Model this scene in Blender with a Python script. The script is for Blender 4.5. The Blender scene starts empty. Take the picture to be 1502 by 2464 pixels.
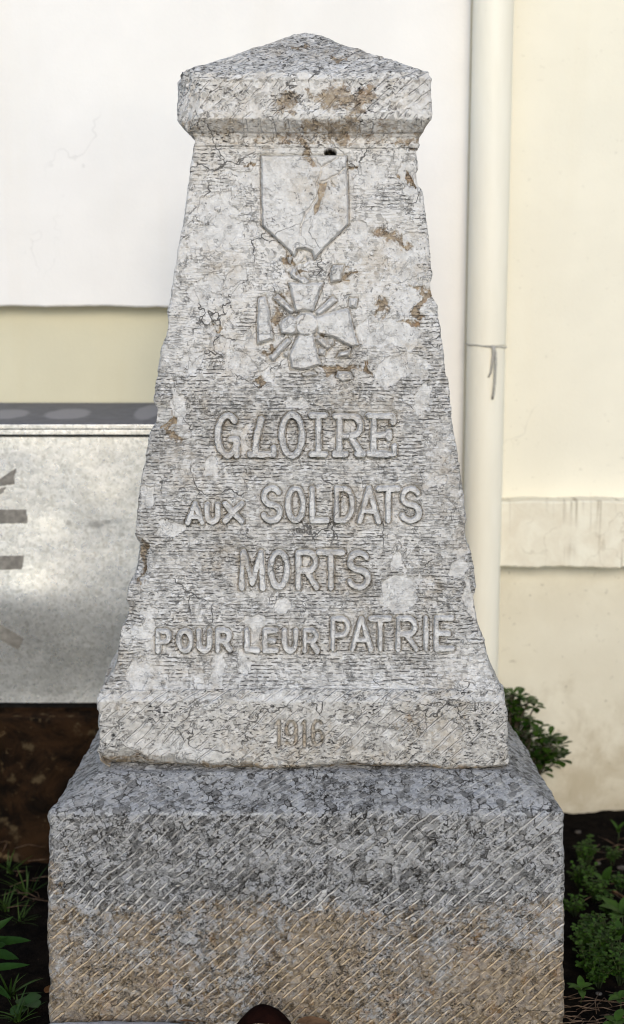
import bpy, math, random
import numpy as np
from mathutils import Vector

R = math.radians
SC = bpy.context.scene
COL = SC.collection
random.seed(7)

# ------------------------------------------------------------------ camera, sky, sun, exposure
CAM_Y, CAM_H, PITCH, FPX = -2.603, 1.473, R(10.1), 3430.0     # focal length in pixels of a 1502 x 2464 frame
cd = bpy.data.cameras.new('camera')
cam = bpy.data.objects.new('camera', cd)
COL.objects.link(cam)
cam.location = (0, CAM_Y, CAM_H)
cam.rotation_euler = (R(90) - PITCH, 0, 0)
cd.sensor_fit = 'VERTICAL'
cd.sensor_height = 36.0
cd.sensor_width = 24.0
cd.lens = 36.0 * FPX / 2464.0
cd.clip_end = 300
cd.dof.use_dof = True
cd.dof.focus_distance = 2.78
cd.dof.aperture_fstop = 2.6
SC.camera = cam

SUN_EL, SUN_AZ = 25.0, 4.0          # soft light from behind the camera, a little to its right
world = bpy.data.worlds.new('World')
SC.world = world
world.use_nodes = True
wn = world.node_tree
bg = wn.nodes['Background']
sky = wn.nodes.new('ShaderNodeTexSky')
sky.sky_type = 'NISHITA'
sky.sun_disc = False
sky.sun_elevation = R(SUN_EL)
sky.sun_rotation = R(180 - SUN_AZ)
sky.air_density = 1.0
sky.dust_density = 0.4
sky.ozone_density = 2.2
wn.links.new(sky.outputs[0], bg.inputs[0])
bg.inputs[1].default_value = 0.15
sl = bpy.data.lights.new('sun', 'SUN')
sun = bpy.data.objects.new('sun', sl)
COL.objects.link(sun)
sun.rotation_euler = (R(90 - SUN_EL), 0, R(SUN_AZ))
sun.location = (1, -6, 6)
sl.energy = 1.5
sl.angle = R(24)
sl.color = (1.0, 0.87, 0.69)
SC.view_settings.view_transform = 'Standard'
SC.view_settings.look = 'None'
SC.view_settings.gamma = 1
SC.view_settings.exposure = 0.42
SC.cycles.filter_width = 1.1

# ------------------------------------------------------------------ helpers
def at(u, v, y):
    """point of the plane y = const seen at (u, v) of a 1502 x 2464 frame"""
    dx, dz = (u - 751.0) / FPX, (1232.0 - v) / FPX
    dy = math.cos(PITCH) + dz * math.sin(PITCH)
    dzz = -math.sin(PITCH) + dz * math.cos(PITCH)
    t = (y - CAM_Y) / dy
    return Vector((dx * t, y, CAM_H + dzz * t))

def depth_of(y, z):
    return (y - CAM_Y) * math.cos(PITCH) - (z - CAM_H) * math.sin(PITCH)

def row_of(y, z):
    up = (y - CAM_Y) * math.sin(PITCH) + (z - CAM_H) * math.cos(PITCH)
    return 1232.0 - FPX * up / depth_of(y, z)

def on_ground(u, v, z=0.0):
    """point of the level z = const seen at (u, v)"""
    dx, dz = (u - 751.0) / FPX, (1232.0 - v) / FPX
    dy = math.cos(PITCH) + dz * math.sin(PITCH)
    dzz = -math.sin(PITCH) + dz * math.cos(PITCH)
    t = (z - CAM_H) / dzz
    return Vector((dx * t, CAM_Y + dy * t, z))

def _hash(i, j, k, seed):
    h = (i.astype(np.int64) * 374761393 + j.astype(np.int64) * 668265263 + k.astype(np.int64) * 2147483647 + seed * 1274126177) & 0xFFFFFFFF
    h = ((h ^ (h >> 13)) * 1274126177) & 0xFFFFFFFF
    h = ((h ^ (h >> 16)) * 2246822519) & 0xFFFFFFFF
    return ((h ^ (h >> 15)) & 0xFFFFFF) / float(0xFFFFFF)

def noise3(x, y, z, seed=0):
    """value noise in -1..1"""
    x, y, z = np.broadcast_arrays(np.asarray(x, float), np.asarray(y, float), np.asarray(z, float))
    xi, yi, zi = np.floor(x), np.floor(y), np.floor(z)
    fx, fy, fz = x - xi, y - yi, z - zi
    fx, fy, fz = [f * f * f * (f * (f * 6 - 15) + 10) for f in (fx, fy, fz)]
    r = 0
    for a in (0, 1):
        for b in (0, 1):
            for c in (0, 1):
                w = (fx if a else 1 - fx) * (fy if b else 1 - fy) * (fz if c else 1 - fz)
                r = r + w * _hash(xi + a, yi + b, zi + c, seed)
    return r * 2 - 1

def fbm(x, y, z, sc, octv=4, seed=0, gain=0.5):
    r, a, s = 0, 1.0, sc
    tot = 0
    for o in range(octv):
        r = r + a * noise3(x * s + 17.3 * o, y * s + 5.1 * o, z * s - 9.7 * o, seed + o)
        tot += a
        a *= gain
        s *= 2.03
    return r / tot * 1.6

def sstep(a, b, x):
    t = np.clip((x - a) / (b - a), 0, 1)
    return t * t * (3 - 2 * t)

def mesh_obj(name, verts, faces, mat, parent=None, attrs=None, smooth=True):
    me = bpy.data.meshes.new(name)
    v = np.asarray(verts, dtype=np.float64).reshape(-1, 3)
    if parent is not None:
        v = v - np.array(parent_origin(parent))
    me.from_pydata(v.tolist(), [], faces if isinstance(faces, list) else faces.tolist())
    if mat is not None:
        me.materials.append(mat)
    me.polygons.foreach_set('use_smooth', [bool(smooth and len(p.vertices) <= 4) for p in me.polygons])
    for k, arr in (attrs or {}).items():
        a = me.attributes.new(k, 'FLOAT', 'POINT')
        a.data.foreach_set('value', np.asarray(arr, dtype=np.float32).ravel())
    me.update()
    o = bpy.data.objects.new(name, me)
    COL.objects.link(o)
    if parent is not None:
        o.parent = parent
    return o

def parent_origin(p):
    v = Vector(p.location)
    while p.parent:
        p = p.parent
        v = v + Vector(p.location)
    return v

def thing(name, label, cat, loc=(0, 0, 0), group=None):
    o = bpy.data.objects.new(name, None)
    COL.objects.link(o)
    o.location = loc
    o.empty_display_size = 0.1
    tag(o, label, cat, group)
    return o

def tag(o, label=None, cat=None, group=None, kind=None):
    if label: o['label'] = label
    if cat: o['category'] = cat
    if group: o['group'] = group
    if kind: o['kind'] = kind
    return o

class MB:
    """collects quads and tubes into one mesh"""
    def __init__(s):
        s.v, s.f = [], []
    def add(s, vs, fs):
        n = len(s.v)
        s.v += [tuple(p) for p in vs]
        s.f += [tuple(i + n for i in f) for f in fs]
    def box(s, x0, x1, y0, y1, z0, z1, b=0.0):
        if b <= 0:
            vs = [(x, y, z) for z in (z0, z1) for y in (y0, y1) for x in (x0, x1)]
            s.add(vs, [(0, 2, 3, 1), (4, 5, 7, 6), (0, 1, 5, 4), (2, 6, 7, 3), (0, 4, 6, 2), (1, 3, 7, 5)])
            return
        import bmesh
        bm = bmesh.new()
        bmesh.ops.create_cube(bm, size=1)
        for v in bm.verts:
            v.co = Vector(((x0 + x1) / 2 + v.co.x * (x1 - x0), (y0 + y1) / 2 + v.co.y * (y1 - y0), (z0 + z1) / 2 + v.co.z * (z1 - z0)))
        bmesh.ops.bevel(bm, geom=bm.edges[:], offset=b, segments=2, profile=0.5, affect='EDGES')
        bm.verts.index_update()
        s.add([v.co[:] for v in bm.verts], [[v.index for v in f.verts] for f in bm.faces])
        bm.free()
    def tube(s, pts, rad, n=8, cap=True):
        pts = [Vector(p) for p in pts]
        rads = list(rad) if isinstance(rad, (list, tuple)) else [rad] * len(pts)
        if cap and n > 20:
            e = 0.002
            pts = [pts[0], pts[0] + (pts[1] - pts[0]).normalized() * e] + pts[1:-1] + [pts[-1] + (pts[-2] - pts[-1]).normalized() * e, pts[-1]]
            rads = [rads[0], rads[0]] + rads[1:-1] + [rads[-1], rads[-1]]
        rings = []
        prev = None
        for i, p in enumerate(pts):
            t = (pts[min(i + 1, len(pts) - 1)] - pts[max(i - 1, 0)]).normalized()
            if prev is None:
                a = t.orthogonal().normalized()
            else:
                a = (prev - t * prev.dot(t)).normalized()
            prev = a
            b = t.cross(a)
            rings.append([p + (a * math.cos(q) + b * math.sin(q)) * rads[i] for q in [2 * math.pi * k / n for k in range(n)]])
        vs = [q for r_ in rings for q in r_]
        fs = []
        for i in range(len(pts) - 1):
            for k in range(n):
                fs.append((i * n + k, i * n + (k + 1) % n, (i + 1) * n + (k + 1) % n, (i + 1) * n + k))
        if cap:
            fs.append(tuple(range(n))[::-1])
            fs.append(tuple((len(pts) - 1) * n + k for k in range(n)))
        s.add(vs, fs)
    def leaf(s, base, direc, length, width, droop=0.3, fold=0.25, prof='ovate', n=7, side=None, wave=0.0):
        """one leaf blade: a folded, bent strip of faces"""
        d = Vector(direc).normalized()
        up = Vector((0, 0, 1))
        sd = d.cross(up)
        if sd.length < 1e-3:
            sd = Vector((1, 0, 0))
        sd.normalize()
        if side is not None:
            sd = (sd + Vector(side)).normalized()
            sd = (sd - d * sd.dot(d)).normalized()
        nrm = sd.cross(d).normalized()
        vs, fs = [], []
        p = Vector(base)
        cur = d.copy()
        for i in range(n + 1):
            t = i / n
            if prof == 'lance': w = (math.sin(math.pi * t ** 0.75)) ** 0.9
            elif prof == 'obovate': w = math.sin(math.pi * min(1, t ** 1.7 * 0.93 + 0.03)) ** 0.8
            elif prof == 'round': w = math.sqrt(max(0, 1 - (2 * t - 1) ** 2))
            elif prof == 'grass': w = (1 - t) ** 0.6
            else: w = math.sin(math.pi * t ** 0.8) ** 0.8
            w = max(w, 0.03) * width / 2
            if wave and 0 < i < n: w *= 1 + random.uniform(-wave, wave)
            n2 = sd.cross(cur).normalized()
            vs += [p + sd * w + n2 * w * fold * 2, p + Vector((0, 0, 0)), p - sd * w + n2 * w * fold * 2]
            cur = (cur - nrm * droop / n).normalized()
            p = p + cur * (length / n)
        for i in range(n):
            a = i * 3
            fs += [(a, a + 1, a + 4, a + 3), (a + 1, a + 2, a + 5, a + 4)]
        s.add(vs, fs)
    def build(s, name, mat, parent=None, smooth=True, attrs=None):
        return mesh_obj(name, s.v, s.f, mat, parent, attrs, smooth)

# ------------------------------------------------------------------ materials
class NT:
    def __init__(s, name):
        s.m = bpy.data.materials.new(name)
        s.m.use_nodes = True
        s.t = s.m.node_tree
        s.b = s.t.nodes['Principled BSDF']
        s.obj = s.t.nodes.new('ShaderNodeTexCoord').outputs['Object']
    def n(s, typ, **kw):
        nd = s.t.nodes.new(typ)
        for k, v in kw.items(): setattr(nd, k, v)
        return nd
    def put(s, sock, val):
        if hasattr(val, 'links') or isinstance(val, bpy.types.NodeSocket): s.t.links.new(val, sock)
        elif isinstance(val, (tuple, list)):
            sock.default_value = tuple(val) if len(val) == len(sock.default_value) else tuple(val) + (1.0,)
        else: sock.default_value = val
    def vec(s, scale=(1, 1, 1), rot=(0, 0, 0), loc=(0, 0, 0), src=None):
        m = s.n('ShaderNodeMapping')
        s.put(m.inputs[0], src if src is not None else s.obj)
        m.inputs['Scale'].default_value = scale
        m.inputs['Rotation'].default_value = rot
        m.inputs['Location'].default_value = loc
        return m.outputs[0]
    def noise(s, scale, detail=4, rough=0.55, dist=0.0, vec=None, color=False):
        k = s.n('ShaderNodeTexNoise')
        s.put(k.inputs['Vector'], vec if vec is not None else s.obj)
        k.inputs['Scale'].default_value = scale
        k.inputs['Detail'].default_value = detail
        k.inputs['Roughness'].default_value = rough
        k.inputs['Distortion'].default_value = dist
        return k.outputs['Color' if color else 'Fac']
    def voro(s, scale, feature='DISTANCE_TO_EDGE', vec=None, out='Distance', rnd=1.0):
        k = s.n('ShaderNodeTexVoronoi', feature=feature)
        s.put(k.inputs['Vector'], vec if vec is not None else s.obj)
        k.inputs['Scale'].default_value = scale
        k.inputs['Randomness'].default_value = rnd
        return k.outputs[out]
    def warp(s, amount, scale, vec=None):
        c = s.noise(scale, 3, 0.6, 0, vec, True)
        a = s.n('ShaderNodeVectorMath', operation='SUBTRACT')
        s.put(a.inputs[0], c); a.inputs[1].default_value = (0.5, 0.5, 0.5)
        b = s.n('ShaderNodeVectorMath', operation='SCALE')
        s.put(b.inputs[0], a.outputs[0]); b.inputs['Scale'].default_value = amount
        d = s.n('ShaderNodeVectorMath', operation='ADD')
        s.put(d.inputs[0], vec if vec is not None else s.obj); s.put(d.inputs[1], b.outputs[0])
        return d.outputs[0]
    def math(s, op, a, b=0.0, c=0.0, clamp=False):
        k = s.n('ShaderNodeMath', operation=op, use_clamp=clamp)
        s.put(k.inputs[0], a); s.put(k.inputs[1], b); s.put(k.inputs[2], c)
        return k.outputs[0]
    def mul(s, a, b): return s.math('MULTIPLY', a, b)
    def add(s, a, b): return s.math('ADD', a, b)
    def rng(s, x, a, b, c=0.0, d=1.0):
        k = s.n('ShaderNodeMapRange', interpolation_type='SMOOTHSTEP')
        s.put(k.inputs[0], x)
        for i, q in enumerate((a, b, c, d)): s.put(k.inputs[i + 1], q)
        return k.outputs[0]
    def mix(s, f, a, b, mode='MIX'):
        k = s.n('ShaderNodeMix', data_type='RGBA', blend_type=mode)
        s.put(k.inputs[0], f); s.put(k.inputs[6], a); s.put(k.inputs[7], b)
        return k.outputs[2]
    def attr(s, name):
        return s.n('ShaderNodeAttribute', attribute_name=name).outputs['Fac']
    def xyz(s, v=None):
        k = s.n('ShaderNodeSeparateXYZ')
        s.put(k.inputs[0], v if v is not None else s.obj)
        return k.outputs
    def bump(s, h, dist, strength=1.0, prev=None):
        k = s.n('ShaderNodeBump')
        k.inputs['Strength'].default_value = strength
        k.inputs['Distance'].default_value = dist
        s.put(k.inputs['Height'], h)
        if prev is not None: s.put(k.inputs['Normal'], prev)
        return k.outputs[0]
    def done(s, col, rough=0.8, normal=None, spec=0.3, metal=0.0):
        s.put(s.b.inputs['Base Color'], col)
        s.put(s.b.inputs['Roughness'], rough)
        s.put(s.b.inputs['Specular IOR Level'], spec)
        s.put(s.b.inputs['Metallic'], metal)
        if normal is not None: s.put(s.b.inputs['Normal'], normal)
        return s.m

def stone_material(name, kind):
    """weathered limestone; the attributes stain / fresh / tone come from the mesh"""
    n = NT(name)
    st, fr, tn = n.attr('stain'), n.attr('fresh_and_highlight'), n.attr('tone')
    w = n.warp(0.03, 22)
    big = n.noise(7, 5, 0.6)
    med = n.noise(55, 6, 0.65, 0.4)
    fine = n.noise(260, 4, 0.7)
    if kind == 'plinth':
        light, dark = (0.335, 0.33, 0.322), (0.060, 0.058, 0.055)
    elif kind == 'die':
        light, dark = (0.53, 0.51, 0.48), (0.20, 0.19, 0.172)
    else:
        light, dark = (0.66, 0.64, 0.61), (0.215, 0.205, 0.19)
    f = n.add(n.mul(big, 0.5), n.add(n.mul(med, 0.9), n.mul(tn, 0.45)))
    col = n.mix(n.rng(f, 0.45, 1.05), dark, light)
    col = n.mix(n.rng(fine, 0.35, 0.75, 0.0, 0.35), col, tuple(c * 1.25 for c in light))
    # crystalline clasts: pale and dark grains of a few millimetres
    grain = n.voro(170 if kind == 'plinth' else 130, 'F1', w, 'Color')
    gr = n.xyz(grain)[0]
    col = n.mix(n.rng(gr, 0.75, 0.98, 0.0, 0.4), col, tuple(min(0.8, c * 1.5) for c in light))
    col = n.mix(n.rng(gr, 0.30, 0.02, 0.0, 0.45), col, tuple(c * 0.6 for c in dark))
    if kind == 'plinth':
        lw = n.warp(0.022, 45)
        lc = n.xyz(n.voro(62, 'F1', lw, 'Color'))[1]
        le = n.voro(62, vec=lw)
        col = n.mix(n.rng(lc, 0.35, 0.95, 0.0, 0.55), col, (0.37, 0.375, 0.39))
        col = n.mix(n.rng(lc, 0.4, 0.0, 0.0, 0.6), col, (0.040, 0.038, 0.037))
        lm = n.mul(n.rng(le, 0.11, 0.02), n.rng(n.noise(35, 4, 0.65), 0.46, 0.60))
        col = n.mix(n.mul(lm, 0.95), col, (0.020, 0.017, 0.014))
        pt = n.rng(n.noise(120, 4, 0.65, 0.6), 0.585, 0.65)
        col = n.mix(n.mul(pt, 0.9), col, (0.026, 0.023, 0.020))
        wt = n.rng(n.noise(150, 3, 0.6, 0.8), 0.645, 0.70)
        col = n.mix(n.mul(wt, 0.85), col, (0.58, 0.57, 0.55))
    # freshly spalled patches, and edge highlights put into the colour, are pale
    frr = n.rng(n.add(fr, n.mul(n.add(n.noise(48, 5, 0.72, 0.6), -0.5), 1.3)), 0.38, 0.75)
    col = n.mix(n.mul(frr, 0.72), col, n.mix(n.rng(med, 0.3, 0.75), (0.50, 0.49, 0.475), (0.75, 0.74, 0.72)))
    # brown iron stain and earth filling
    sn = n.rng(n.add(st, n.add(n.mul(n.add(n.noise(85, 6, 0.78, 0.6), -0.5), 2.2), n.mul(n.add(n.noise(18, 4, 0.6), -0.5), 0.8))), 0.26, 0.78)
    scol = n.mix(n.rng(n.noise(90, 5, 0.7), 0.32, 0.72), (0.10, 0.062, 0.030), (0.40, 0.30, 0.18))
    scol = n.mix(n.rng(n.noise(25, 2, 0.5), 0.56, 0.72, 0, 0.6), scol, (0.30, 0.155, 0.045))
    col = n.mix(n.mul(sn, 0.70 if kind == 'plinth' else 0.82), col, scol)
    if kind != 'plinth':
        tan = n.mul(n.rng(n.noise(8, 5, 0.68, 0.5), 0.44, 0.68), n.rng(n.noise(45, 4, 0.7), 0.35, 0.65))
        col = n.mix(n.mul(tan, 0.46), col, (0.42, 0.34, 0.24))
    # black lichen: specks drawn out along the tool marks, and hair cracks
    if kind == 'shaft':
        sv = n.vec((78, 78, 400), src=n.warp(0.005, 40))
    elif kind == 'plinth':
        sv = n.vec((190, 190, 230))
    else:
        sv = n.vec((110, 110, 260), rot=(0, R(-38), 0))
    sp = n.noise(1.0, 3, 0.62, 0.6, sv)
    msk = n.rng(n.add(n.noise(13, 4, 0.6), n.mul(n.add(tn, -0.55), -0.25)), 0.39, 0.58, 0.06, 1.0)
    msk = n.mul(msk, n.math('SUBTRACT', 1.0, n.mul(fr, 0.75)))
    spk = n.mul(n.rng(sp, 0.545, 0.67), msk)
    if kind == 'shaft':
        pit = n.noise(150, 3, 0.6, 0.7)
        spk = n.math('MAXIMUM', n.mul(spk, 0.78), n.mul(n.rng(pit, 0.62, 0.68), n.rng(n.noise(16, 3), 0.45, 0.6)))
    nofr = n.math('SUBTRACT', 1.0, n.mul(fr, 0.6))
    c1 = n.math('ABSOLUTE', n.add(n.noise(15, 5, 0.62, 0.8), -0.5))
    crk = n.mul(n.rng(c1, 0.0105, 0.003), n.rng(n.noise(20, 3, 0.6), 0.54, 0.62))
    c2 = n.math('ABSOLUTE', n.add(n.noise(62, 4, 0.65, 1.2), -0.5))
    crk2 = n.mul(n.rng(c2, 0.024, 0.008), n.rng(n.noise(48, 3, 0.6), 0.55, 0.61))
    crk_d = n.voro(9, vec=n.warp(0.07, 19))
    crk3 = n.mul(n.rng(crk_d, 0.013, 0.004), n.rng(n.noise(7, 3, 0.6), 0.52, 0.60))
    ck = {'shaft': (0.62, 0.5, 0.8), 'plinth': (0.6, 0.5, 0.7)}.get(kind, (0.75, 0.62, 0.8))
    cracks = n.math('MAXIMUM', n.mul(crk, ck[0]), n.math('MAXIMUM', n.mul(crk2, ck[1]), n.mul(crk3, ck[2])))
    if kind == 'shaft':
        wz = n.xyz(n.warp(0.010, 14))[2]
        ph = n.math('FRACT', n.math('DIVIDE', n.add(wz, n.mul(n.add(n.noise(70, 2), -0.5), 0.004)), 0.0070))
        rowl = n.rng(n.math('ABSOLUTE', n.add(ph, -0.5)), 0.07, 0.21, 1.0, 0.0)
        dash = n.rng(n.noise(1.0, 3, 0.6, 0.0, n.vec((85, 85, 150))), 0.45, 0.57)
        rmsk = n.mul(n.rng(n.add(n.noise(10, 4, 0.62), n.mul(n.add(tn, -0.5), -0.28)), 0.40, 0.60), n.math('SUBTRACT', 1.0, n.mul(frr, 0.85)))
        rows_ = n.mul(n.mul(rowl, dash), rmsk)
        spk = n.math('MAXIMUM', n.mul(spk, 0.55), n.mul(rows_, 0.84))
    blk = n.math('MAXIMUM', n.mul(spk, 0.95), n.mul(cracks, nofr))
    col = n.mix(blk, col, (0.020, 0.018, 0.015))
    # tool marks
    x, y, z = n.xyz(n.warp(0.006, 30))[0:3]
    if kind == 'shaft':
        tl = n.noise(1.0, 3, 0.6, 0.2, n.vec((22, 22, 420), src=n.warp(0.006, 25)))
        tool = n.mul(tl, n.math('SUBTRACT', 1.0, n.mul(fr, 0.9)))
    else:
        per = 0.0155 if kind == 'plinth' else 0.019
        t = n.add(n.mul(x, 0.69), n.mul(n.add(z, n.mul(y, 0.87)), -0.72))
        t = n.add(t, n.mul(n.add(n.noise(5, 2), -0.5), 0.03))
        ph = n.math('FRACT', n.math('DIVIDE', t, per))
        ln = n.rng(n.math('ABSOLUTE', n.add(ph, -0.5)), 0.06, 0.17, 1.0, 0.0)
        brk = n.rng(n.noise(1.0, 3, 0.55, 0, n.vec((26, 26, 60), rot=(0, R(-44), 0))), 0.40, 0.52)
        tool = n.mul(n.mul(ln, brk), n.rng(n.noise(9, 3, 0.6), 0.32, 0.56, 0.35, 1.0))
        if kind == 'plinth': tool = n.mul(tool, n.rng(n.attr('groove'), 0.0, 1.0))
        if kind == 'plinth':
            gcol = n.mix(sn, (0.66, 0.63, 0.59), (0.60, 0.46, 0.30))
            col = n.mix(n.math('MULTIPLY', tool, 1.15, clamp=True), col, gcol)
        elif kind == 'die':
            col = n.mix(n.mul(tool, 0.35), col, (0.62, 0.60, 0.57))
    h = n.add(n.mul(med, 0.6), n.mul(fine, 0.35))
    h = n.add(h, n.mul(blk, -0.7))
    h = n.add(h, n.mul(tool, 0.55 if kind == 'shaft' else -0.7))
    h = n.add(h, n.mul(gr, 0.12))
    nb = n.bump(h, 0.006 if kind == 'plinth' else 0.0048, 1.0)
    return n.done(col, 0.85, nb, 0.25)

def plaster_material(name, base, dirty=0.0, low=None):
    n = NT(name)
    f = n.noise(3.0, 5, 0.6)
    g = n.noise(140, 4, 0.65)
    col = n.mix(n.rng(f, 0.3, 0.75), tuple(c * 0.93 for c in base), base)
    col = n.mix(n.mul(n.rng(n.noise(1.0, 4, 0.6, 0.2, n.vec((7, 3, 0.7))), 0.5, 0.75), 0.22), col, (base[0] * 0.88, base[1] * 0.84, base[2] * 0.76))
    col = n.mix(n.rng(g, 0.6, 0.8, 0, 0.08), col, tuple(c * 0.7 for c in base))
    # a few hairline cracks
    cr = n.mul(n.rng(n.voro(1.7, vec=n.warp(0.25, 7)), 0.006, 0.001), n.rng(n.noise(2.3, 2), 0.60, 0.68))
    col = n.mix(n.mul(cr, 0.2), col, tuple(c * 0.45 for c in base))
    if dirty:
        z = n.xyz()[2]
        d = n.noise(9, 6, 0.68, 0.5)
        d2 = n.noise(60, 4, 0.7)
        zz = n.rng(z, 0.62, -0.02)
        k = n.rng(n.add(n.mul(d, 0.9), n.mul(zz, 0.55)), 0.58, 1.05)
        col = n.mix(n.mul(k, 0.75 * dirty), col, (0.33, 0.26, 0.16))
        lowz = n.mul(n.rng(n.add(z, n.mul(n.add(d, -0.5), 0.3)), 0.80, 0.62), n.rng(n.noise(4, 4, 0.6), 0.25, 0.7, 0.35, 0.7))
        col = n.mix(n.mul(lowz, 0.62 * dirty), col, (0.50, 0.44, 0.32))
        dots = n.mul(n.rng(d2, 0.63, 0.70), n.mul(n.rng(n.noise(5, 3), 0.42, 0.56), n.rng(z, 1.5, 0.6, 0.25, 1.0)))
        col = n.mix(n.mul(dots, 0.55 * dirty), col, (0.14, 0.11, 0.07))
        k2 = n.mul(n.rng(n.noise(22, 5, 0.7, 1.0), 0.60, 0.70), n.rng(z, 0.28, 0.0))
        col = n.mix(n.mul(k2, 0.7 * dirty), col, (0.12, 0.085, 0.05))
    nb = n.bump(n.add(n.mul(g, 0.5), n.mul(n.noise(18, 4, 0.6), 0.8)), 0.002, 0.5)
    return n.done(col, 0.9, nb, 0.2)

def band_material():
    n = NT('painted_band_plaster')
    base = (0.80, 0.765, 0.64)
    f = n.noise(16, 5, 0.65, 0.4)
    col = n.mix(n.rng(f, 0.3, 0.7), (0.71, 0.655, 0.53), base)
    streak = n.noise(1.0, 4, 0.7, 0.1, n.vec((42, 8, 1.2)))
    col = n.mix(n.mul(n.mul(n.rng(streak, 0.53, 0.64), n.rng(n.noise(6, 2), 0.38, 0.55)), 0.7), col, (0.27, 0.22, 0.15))
    cr = n.mul(n.rng(n.voro(9, vec=n.warp(0.09, 14)), 0.02, 0.005), n.rng(n.noise(7, 2), 0.5, 0.6))
    col = n.mix(n.mul(cr, 0.25), col, (0.30, 0.24, 0.16))
    nb = n.bump(n.add(n.mul(f, 0.8), n.mul(n.noise(110, 4, 0.7), 0.3)), 0.004, 0.6)
    return n.done(col, 0.88, nb, 0.2)

def pipe_material():
    n = NT('cream_painted_pipe')
    f = n.noise(5, 4, 0.6, 0, n.vec((3, 3, 0.6)))
    col = n.mix(n.rng(f, 0.3, 0.7), (0.79, 0.75, 0.63), (0.84, 0.805, 0.69))
    sp = n.rng(n.noise(120, 3, 0.6), 0.72, 0.78)
    col = n.mix(n.mul(sp, 0.4), col, (0.3, 0.25, 0.16))
    return n.done(col, 0.5, n.bump(n.noise(60, 3), 0.0006, 0.4), 0.35)

def zinc_material():
    n = NT('galvanised_sheet')
    sp = n.xyz(n.voro(95, 'F1', n.warp(0.01, 60), 'Color'))[0]
    f = n.noise(70, 5, 0.7, 0.3)
    b = n.noise(5, 4, 0.6)
    col = n.mix(n.rng(sp, 0.0, 1.0), (0.74, 0.75, 0.73), (0.93, 0.935, 0.92))
    col = n.mix(n.mul(n.rng(f, 0.50, 0.64), 0.7), col, (0.42, 0.42, 0.40))
    col = n.mix(n.mul(n.rng(b, 0.52, 0.72), 0.35), col, (0.45, 0.46, 0.44))
    col = n.mix(n.mul(n.rng(n.noise(160, 2, 0.5), 0.70, 0.76), 0.6), col, (0.66, 0.50, 0.32))
    sm = n.rng(n.add(n.attr('smudge'), n.mul(n.add(n.noise(60, 4, 0.7), -0.5), 0.8)), 0.30, 1.15)
    col = n.mix(n.mul(sm, 0.62), col, (0.20, 0.20, 0.19))
    dirt = n.rng(n.noise(11, 4, 0.65), 0.63, 0.76)
    col = n.mix(n.mul(dirt, 0.5), col, (0.25, 0.25, 0.24))
    rg = n.rng(f, 0.3, 0.7, 0.24, 0.40)
    return n.done(col, rg, n.bump(n.add(n.mul(sp, 0.2), n.mul(b, 1.6)), 0.002, 0.4), 0.5, 0.74)

def lid_material():
    n = NT('grey_blue_painted_lid')
    f = n.noise(30, 5, 0.65)
    col = n.mix(n.rng(f, 0.3, 0.7), (0.082, 0.086, 0.108), (0.118, 0.122, 0.148))
    wv = n.rng(n.add(n.attr('spot'), n.mul(n.add(n.noise(25, 3), -0.5), 0.35)), 0.35, 0.6)
    col = n.mix(n.mul(wv, 0.75), col, (0.27, 0.265, 0.29))
    return n.done(col, 0.55, n.bump(f, 0.0008, 0.4), 0.3)

def simple_material(name, a, b, scale=20, rough=0.7, spec=0.3, bump=0.001, bscale=None, thr=(0.35, 0.68)):
    n = NT(name)
    f = n.noise(scale, 5, 0.62, 0.3)
    col = n.mix(n.rng(f, thr[0], thr[1]), a, b)
    nb = n.bump(n.noise(bscale or scale * 3, 4, 0.65), bump, 0.7)
    return n.done(col, rough, nb, spec)

def leaf_material(name, a, b, rough=0.45, scale=35, spec=0.4):
    n = NT(name)
    f = n.noise(scale, 3, 0.6)
    r = n.n('ShaderNodeObjectInfo').outputs['Random']
    g = n.n('ShaderNodeNewGeometry').outputs['Random Per Island']
    col = n.mix(n.rng(n.add(n.mul(f, 0.6), n.add(n.mul(g, 0.5), n.mul(r, 0.1))), 0.25, 0.85), a, b)
    m = n.done(col, rough, n.bump(n.noise(180, 2), 0.0006, 0.5), spec)
    return m

def masonry_material():
    n = NT('stained_brown_masonry')
    f = n.noise(9, 6, 0.68, 0.6)
    g = n.noise(40, 5, 0.7)
    col = n.mix(n.rng(f, 0.38, 0.66), (0.004, 0.0025, 0.0015), (0.028, 0.014, 0.006))
    col = n.mix(n.mul(n.rng(g, 0.58, 0.74), n.rng(n.noise(6, 3), 0.44, 0.6)), col, (0.15, 0.105, 0.055))
    col = n.mix(n.mul(n.rng(n.noise(16, 4, 0.6), 0.60, 0.70), 0.7), col, (0.085, 0.062, 0.034))
    return n.done(col, 0.95, n.bump(n.add(g, f), 0.008, 0.7), 0.1)

def soil_material():
    n = NT('dark_soil')
    f = n.noise(28, 6, 0.7)
    col = n.mix(n.rng(f, 0.35, 0.7), (0.0025, 0.002, 0.0018), (0.010, 0.0075, 0.0055))
    col = n.mix(n.mul(n.rng(n.noise(120, 3, 0.6), 0.66, 0.72), 0.6), col, (0.06, 0.04, 0.028))
    return n.done(col, 1.0, n.bump(n.noise(60, 5, 0.7), 0.012, 0.8), 0.05)

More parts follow.
